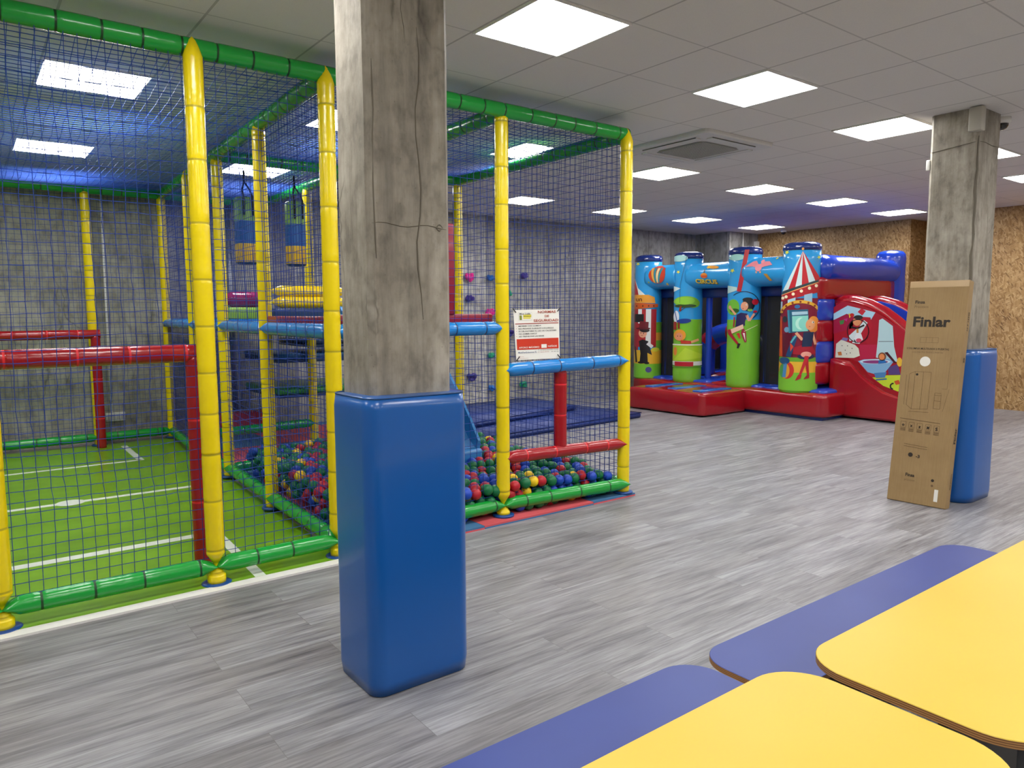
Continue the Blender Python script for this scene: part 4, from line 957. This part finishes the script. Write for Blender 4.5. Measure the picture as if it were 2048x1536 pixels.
# slide with printed side
xs_ = 9.70
def YZ(px, py, x=xs_): q = onX(px, py, x); return (q.y, q.z)
top = [YZ(*q) for q in ((1668, 604), (1684, 599), (1705, 600), (1732, 608), (1760, 622), (1785, 641), (1812, 664))]; top += [(4.22, 1.02), (4.1, .82), (4.0, .5), (3.95, .12)]
low = [YZ(*q) for q in ((1668, 716), (1700, 722), (1720, 746), (1745, 767), (1770, 783), (1800, 794))]; low += [(4.2, .32), (4.05, .22), (3.98, .08)]
def wall(x0, x1, mside, name, lab=None, art=False):
    m_ = MB(); poly = [(top[0][0], .02)] + top + [(3.95, .02)]
    n = len(poly); c_ = (sum(q[0] for q in poly) / n, sum(q[1] for q in poly) / n)
    R = []
    for x, k_ in ((x0 + .05, .985), (x0, .96), (x1, .96), (x1 - .05, .985)): pass
    F_ = lambda u, v, t: Vector((t, u, v))
    R = [[Vector((x, c_[0] + (a - c_[0]) * k_, max(.01, c_[1] + (b - c_[1]) * k_))) for a, b in poly] for x, k_ in ((x0, .965), (x0 + .04, .99), (x1 - .04, .99), (x1, .965))]
    m_.rings(R, mside)
    m_.tube([Vector(((x0 + x1) / 2, a, b - .02)) for a, b in top], .085, IR, n=16)
    if art:
        def A(px, py, l): y, z = YZ(1650 + px / 5.483, 580 + py / 5.483, xs_); return Vector((x0 - l, y, z))
        def Q(poly, l, c): m_.add([A(a, b, .002 + l * .0012) for a, b in poly], [list(range(len(poly)))], col(c))
        CL = lambda poly: poly
        Q([(95, 190), (200, 120), (330, 150), (500, 210), (700, 330), (850, 430), (1000, 560), (1000, 1120), (800, 1110), (600, 1020), (480, 930), (370, 790), (250, 745), (100, 745)], 0, '#a8182e')
        Q([(95, 260), (250, 170), (555, 245), (470, 385), (300, 400), (95, 400)], 1, '#a9d6ea'); Q([(95, 330), (240, 260), (330, 300), (300, 420), (95, 480)], 2, '#a01a44'); Q([(160, 340), (215, 325), (205, 370), (170, 380)], 3, '#3f8a4a')
        Q([(400, 200), (450, 230), (410, 280), (360, 240)], 3, '#c82a3c'); Q([(260, 255), (300, 270), (270, 310)], 3, '#e8d23a'); Q([(205, 320), (250, 310), (240, 345)], 3, '#c02a8a')
        Q([(345, 290), (500, 300), (520, 400), (430, 560), (300, 580), (260, 480), (270, 360)], 2, '#b01c30'); Q([(430, 330), (470, 360), (400, 470), (350, 550), (270, 560), (265, 500), (380, 400)], 3, '#cfe0e6')
        Q([(595, 330), (632, 312), (745, 395), (760, 620), (800, 790), (560, 740), (585, 500)], 2, '#b4d4dc'); Q([(590, 560), (750, 560), (750, 568), (590, 568)], 3, '#7a8a94')
        Q([(380, 600), (580, 600), (580, 700), (520, 760), (380, 760)], 1, '#b52248')
        Q([(125, 590), (180, 545), (330, 600), (370, 640), (385, 720), (320, 745), (115, 740)], 3, '#d9dccd'); Q([(140, 680), (180, 675), (190, 715), (150, 718)], 4, '#c87a3a'); Q([(200, 520), (260, 530), (240, 560), (180, 548)], 4, '#7a70a8')
        for a, b in ((190, 610), (250, 612), (300, 640), (225, 660), (280, 690), (240, 700)): Q(ell(a, b, 5, 6, 8), 5, '#3a3a3a')
        hp = ell(365, 450, 122, 130, 40); hi = [(365 + (a - 365) * .93, 450 + (b - 450) * .93) for a, b in hp]
        m_.add([A(a, b, .0095) for a, b in hp] + [A(a, b, .0095) for a, b in hi], [[i, (i + 1) % 40, 40 + (i + 1) % 40, 40 + i] for i in range(40)], col('#1e1a22'))
        Q([(330, 520), (350, 470), (400, 480), (420, 540), (380, 590), (300, 580)], 5, '#dfe6ec'); Q(ell(355, 345, 46, 48), 6, '#dc9468'); Q(ell(370, 300, 50, 24), 7, '#2c2a2c'); Q(ell(300, 275, 24, 20), 6, '#c22a2a'); Q(line2((290, 405), (360, 420), 9), 8, '#1c1a20'); Q(line2((360, 420), (435, 385), 9), 8, '#1c1a20'); Q(line2((360, 420), (362, 470), 11), 8, '#c88a4a'); Q(ell(375, 552, 32, 22), 7, '#d8506a'); Q(line2((325, 545), (345, 580), 6), 8, '#1c1a20')
        Q([(365, 780), (430, 760), (700, 752), (755, 785), (720, 830), (660, 905), (560, 925), (470, 900), (410, 830)], 4, '#7fb0d8'); Q(ell(555, 785, 170, 26), 5, '#c4dcec'); Q(ell(555, 788, 140, 18), 6, '#8a3a78'); Q(ell(630, 730, 44, 46), 7, '#7a4a34'); Q(ell(628, 732, 30, 34), 8, '#e08a54'); Q([(590, 770), (660, 765), (680, 800), (590, 810)], 7, '#2a6ab0'); Q([(655, 685), (690, 680), (790, 800), (760, 800)], 7, '#4a1428')
        Q([(540, 910), (680, 900), (660, 960), (560, 965)], 5, '#4a80b8'); Q([(690, 850), (800, 810), (830, 930), (700, 930)], 3, '#55407c')
        Q([(520, 960), (680, 935), (1000, 930), (1000, 1110), (800, 1112), (640, 1050)], 2, '#c0d634'); Q([(760, 1000), (810, 985), (830, 1030), (780, 1040)], 4, '#c8552a'); Q(line2((560, 985), (680, 975), 8), 5, '#3a6a9a')
        tt_ = ell(750, 1055, 38, 38, 16, 0, 1.6, 4.9); Q(tt_ + [(750 + (a - 750) * .6, 1055 + (b - 1055) * .6) for a, b in tt_[::-1]], 5, '#1a1a1c'); Q(ell(820, 790, 30, 50), 4, '#e0b23a')
        # lower red cushion bulging in front of the wall
        lp = [(low[0][0] + .05, .02)] + [(low[0][0] + .05, low[0][1])] + low + [(3.98, .02)]
        c2 = (sum(q[0] for q in lp) / len(lp), .3)
        R = [[Vector((x, c2[0] + (a - c2[0]) * k_, max(.008, c2[1] + (b - c2[1]) * k_))) for a, b in lp] for x, k_ in ((x0 - .085, .86), (x0 - .06, .95), (x0 - .02, .995), (x0 + .02, 1.0))]
        m_.rings(R, IR)
    return m_.build(name, cas, **({'label': lab} if lab else {}))
wall(9.70, 9.92, IR, 'slide_wall', 'slide side wall printed with circus figures', True); wall(10.45, 10.65, IB, 'slide_wall')
m_ = MB(); R = []
for (a, b) in ((5.35, 1.2), (4.9, 1.05), (4.5, .7), (4.2, .4), (4.05, .28), (3.96, .2)): R.append([Vector((9.9, a, b)), Vector((10.47, a, b)), Vector((10.47, a, .02)), Vector((9.9, a, .02))])
m_.rings(R, IB, smooth=False); m_.build('slide_bed', cas)

# ================================================================== CARDBOARD BOX
bl = Vector((5.735, 2.692, .003)); brt = Vector((5.753, 2.272, .003)); tl = Vector((5.985, 2.705, 1.70)); tr = Vector((5.985, 2.288, 1.70))
bu = (brt - bl).normalized(); L_ = (tl - bl).length; bvv = (tl - bl).normalized(); bn = bu.cross(bvv).normalized()
if bn.x > 0: bn = -bn
W_ = (brt - bl).length; TH = .085
def FB(u, v, t): return bl + bu * u + bvv * v + bn * t
t = thing('cardboard_box', 'tall flat brown cardboard box leaning against the far right pillar', 'box', tuple(bl))
m_ = MB(); TM = Matrix((bu, bvv, bn)).transposed().to_4x4(); TM.translation = bl
m_.rbox((0, 0, -TH), (W_, L_, 0), .006, M_card, 2, TM, smooth=False)
bk = mat('box_ink', '#2a2118', .7); br_ = mat('box_ink_brown', '#6b5335', .7); lb = mat('white_label', '#e4e2da', .5)
def bt(txt, u, v, s_, w=None, mt=bk, al='LEFT', bold=.0): write(m_, txt, lambda a, b, l: FB(a, b, l * .5), u, v, s_, mt, 1, bold, w, al)
def brc(a, b, c, d, mt=br_): m_.add([FB(x, y, .0015) for x, y in rect(a, b, c, d)], [[0, 1, 2, 3]], mt)
def bln(p, q, w=.0012, mt=br_): m_.add([FB(x, y, .0015) for x, y in line2(p, q, w)], [[0, 1, 2, 3]], mt)
bt('Finsa', .055, L_ * .898, .034, .07, bold=.03); bt('Procesos', .053, L_ * .878, .03, .10, br_)
bt('Finlar', .055, L_ * .795, .105, .265, bold=.035)
for q in ((.12, .745), (.12, .722)): bln((q[0], L_ * q[1]), (q[0] + .13, L_ * q[1]), .001)
for i in range(4): bln((.12 + i * .043, L_ * .722), (.12 + i * .043, L_ * .745), .001)
bt('COLUMNA MULTIUSOS 2 PUERTAS', .03, L_ * .690, .021, .30, bold=.01); bt('COLUNA MULTIUSOS 2 PORTAS', .07, L_ * .675, .016, .22, br_)
m_.add([FB(a, b, .0018) for a, b in ell(.172, L_ * .637, .038, .038, 28)], [list(range(28))], lb)
# cabinet drawing
c0, c1, d0, d1 = .07, .235, L_ * .42, L_ * .59
for p_, q in (((c0 + .04, d0), (c0 + .04, d1)), ((c0 + .10, d0), (c0 + .10, d1)), ((c1 - .01, d0 + .01), (c1 - .01, d1)), ((c0, d0 + .03), (c0, d1 - .02)), ((c0, d1 - .02), (c0 + .04, d1)), ((c0, d0 + .03), (c0 + .04, d0)), ((c0 + .04, d1), (c1 - .01, d1)), ((c0 + .04, d0), (c1 - .01, d0 + .01)), ((c0 - .02, d0 + .03), (c0 - .02, d1 - .03)), ((c0 + .02, d0 - .02), (c1, d0 - .015))): bln(p_, q, .0013)
m_.add([FB(a, b, .0018) for a, b in ell(.125, L_ * .577, .009, .009, 14)], [list(range(14))], bk)
for p_, q in (((.265, L_ * .43), (.265, L_ * .50)), ((.31, L_ * .43), (.31, L_ * .495)), ((.265, L_ * .43), (.31, L_ * .43)), ((.265, L_ * .465), (.31, L_ * .465)), ((.265, L_ * .49), (.31, L_ * .49)), ((.268, L_ * .50), (.31, L_ * .50))): bln(p_, q, .0013)
bln((.035, L_ * .375), (.325, L_ * .367), .0022)
for i in range(5):
    x = .045 + i * .06; y = L_ * (.335 - .0015 * i); 
    for a, b in (((x, y), (x + .038, y)), ((x + .038, y), (x + .038, y + .045)), ((x + .038, y + .045), (x, y + .045)), ((x, y + .045), (x, y))): bln(a, b, .0012)
    bt('✦♻◫MS'[i] if i > 2 else 'oxz'[i], x + .019, y + .010, .032, .018, bk, 'CENTER', .04)
    for r_ in (.008, .016, .024): bln((x, y - r_), (x + .038, y - r_), .0022)
bln((.085, L_ * .262), (.255, L_ * .256), .0018); bln((.085, L_ * .252), (.255, L_ * .246), .0018)
m_.add([FB(a, b, .0018) for a, b in ell(.14, L_ * .215, .017, .017, 16)], [list(range(16))], bk); bt('-3', .18, L_ * .205, .032, .028, bold=.04)
bt('Finsa', .12, L_ * .118, .034, .065, bold=.03); bt('procesos', .115, L_ * .098, .024, .075, br_)
m_.add([FB(a, b, .0018) for a, b in ell(.315, L_ * .115, .011, .011, 12)], [list(range(12))], bk); m_.add([FB(a, b, .0018) for a, b in ell(.315, L_ * .092, .009, .009, 12)], [list(range(12))], br_)
brc(.335, L_ * .025, .362, L_ * .078, lb)
bln((.31, L_ * .52), (.345, L_ * .52)); bln((.345, L_ * .52), (.35, L_ * .66), .001); bln((.33, L_ * .42), (.36, L_ * .52), .001)
# printing on the narrow side
def FS(u, v, t): return bl + bu * (W_ + t * .5) + bvv * v + bn * (-u)
def sidetext(txt, v, s_, w, mt=bk): write(m_, txt, lambda a, b, l: FS(.055 - b, a, l), v, -.0, s_, mt, 1, .03, w)
sidetext('Finlar', L_ * .285, .05, .12); sidetext('10 P 12345', L_ * .78, .028, .14); sidetext('Finsa procesos', L_ * .085, .02, .12); sidetext('28', L_ * .64, .028, .04)
m_.build('carton', t)
m_ = MB(); m_.add([FB(a, b, .001) for a, b in rect(.003, L_ - .05, W_ - .003, L_ - .002)], [[0, 1, 2, 3]], mat('packing_tape', '#b79a70', .3)); m_.build('tape', t)

# ================================================================== TABLES AND BENCHES
ply = NT('plywood_edge'); lay = ply.n('ShaderNodeTexWave', {'Vector': ply.pos(), 'Scale': 60., 'Distortion': .4}, bands_direction='Z').outputs['Fac']
M_ply = ply.out(ply.ramp(lay, [(.2, '#7a5230'), (.8, '#b98a55')]), .6)
def lam(n, c): 
    k = NT(n); cc_ = k.ramp(k.noise(k.pos(), 1.2, 3), [(.3, c[0]), (.7, c[1])]); k.bump(k.noise(k.pos(), 240., 2), .05, .001); k.b.inputs['Specular IOR Level'].default_value = .35; return k.out(cc_, .42)
M_ty = lam('yellow_laminate', ('#c8ab38', '#cfb342')); M_tb = lam('blue_laminate', ('#323f80', '#3b4a8b'))
M_leg = mat('table_leg_metal', '#77797b', .4, metal=.5)
def tabletop(name, part, x0, y0, x1, y1, z, mt, lab, cat, th=.019, r=.13, group=None):
    t = thing(name, lab, cat, ((x0 + x1) / 2, (y0 + y1) / 2, 0), 0, group)
    P = rrect(x0, y0, x1, y1, r, 10); m_ = MB()
    F_ = lambda u, v, t_: Vector((u, v, t_))
    n = len(P); vv = [Vector((x, y, z - th)) for x, y in P] + [Vector((x, y, z - .0015)) for x, y in P]
    m_.add(vv, [list(range(n))[::-1]] + [[i, (i + 1) % n, n + (i + 1) % n, n + i] for i in range(n)], M_ply)
    cx, cy = (x0 + x1) / 2, (y0 + y1) / 2
    m_.add([Vector((x, y, z - .0015)) for x, y in P] + [Vector((cx + (x - cx) * (1 - .0015 / abs(x1 - cx)), cy + (y - cy) * (1 - .0015 / abs(y1 - cy)), z)) for x, y in P], [[i, (i + 1) % n, n + (i + 1) % n, n + i] for i in range(n)] + [[n + i for i in range(n)]], mt)
    m_.build(part, t)
    for sx in (0, 1):
        for sy in (0, 1):
            x = x0 + .22 if sx == 0 else x1 - .22; y = y0 + .09 if sy == 0 else y1 - .09
            m_ = MB(); m_.rbox((x - .018, y - .018, .0), (x + .018, y + .018, z - th), .004, M_leg); m_.build('leg', t)
    m_ = MB(); m_.box((x0 + .22, cy - .012, .04), (x1 - .22, cy + .012, z - th - .001), mat('shade_panel_dark', '#3b3835', .6)); m_.build('under_shade_panel', t, label='dark grey panel under the top'); m_ = MB(); m_.box((x0 + .20, y0 + .09, z - th - .045), (x0 + .24, y1 - .09, z - th - .001), M_leg); m_.box((x1 - .24, y0 + .09, z - th - .045), (x1 - .20, y1 - .09, z - th - .001), M_leg)  # dark panel added, its colour stands in for shade below the top
    m_.build('apron', t)
    return t
tabletop('low_table', 'tabletop', 1.68, .455, 3.60, 1.0, .585, M_ty, 'farther yellow rounded low table at the right edge, beyond its twin', 'table', group='yellow low tables')
tabletop('low_table', 'tabletop', -.28, .455, 1.64, 1.0, .585, M_ty, 'nearer yellow rounded low table at the bottom edge of the photo', 'table', group='yellow low tables')
tabletop('bench', 'seat', 1.87, 1.14, 3.80, 1.475, .35, M_tb, 'farther blue bench reaching right beyond the yellow table', 'bench', r=.12, group='blue benches')
tabletop('bench', 'seat', -.10, 1.14, 1.84, 1.475, .35, M_tb, 'nearer blue bench cut off by the bottom edge of the photo', 'bench', r=.12, group='blue benches')
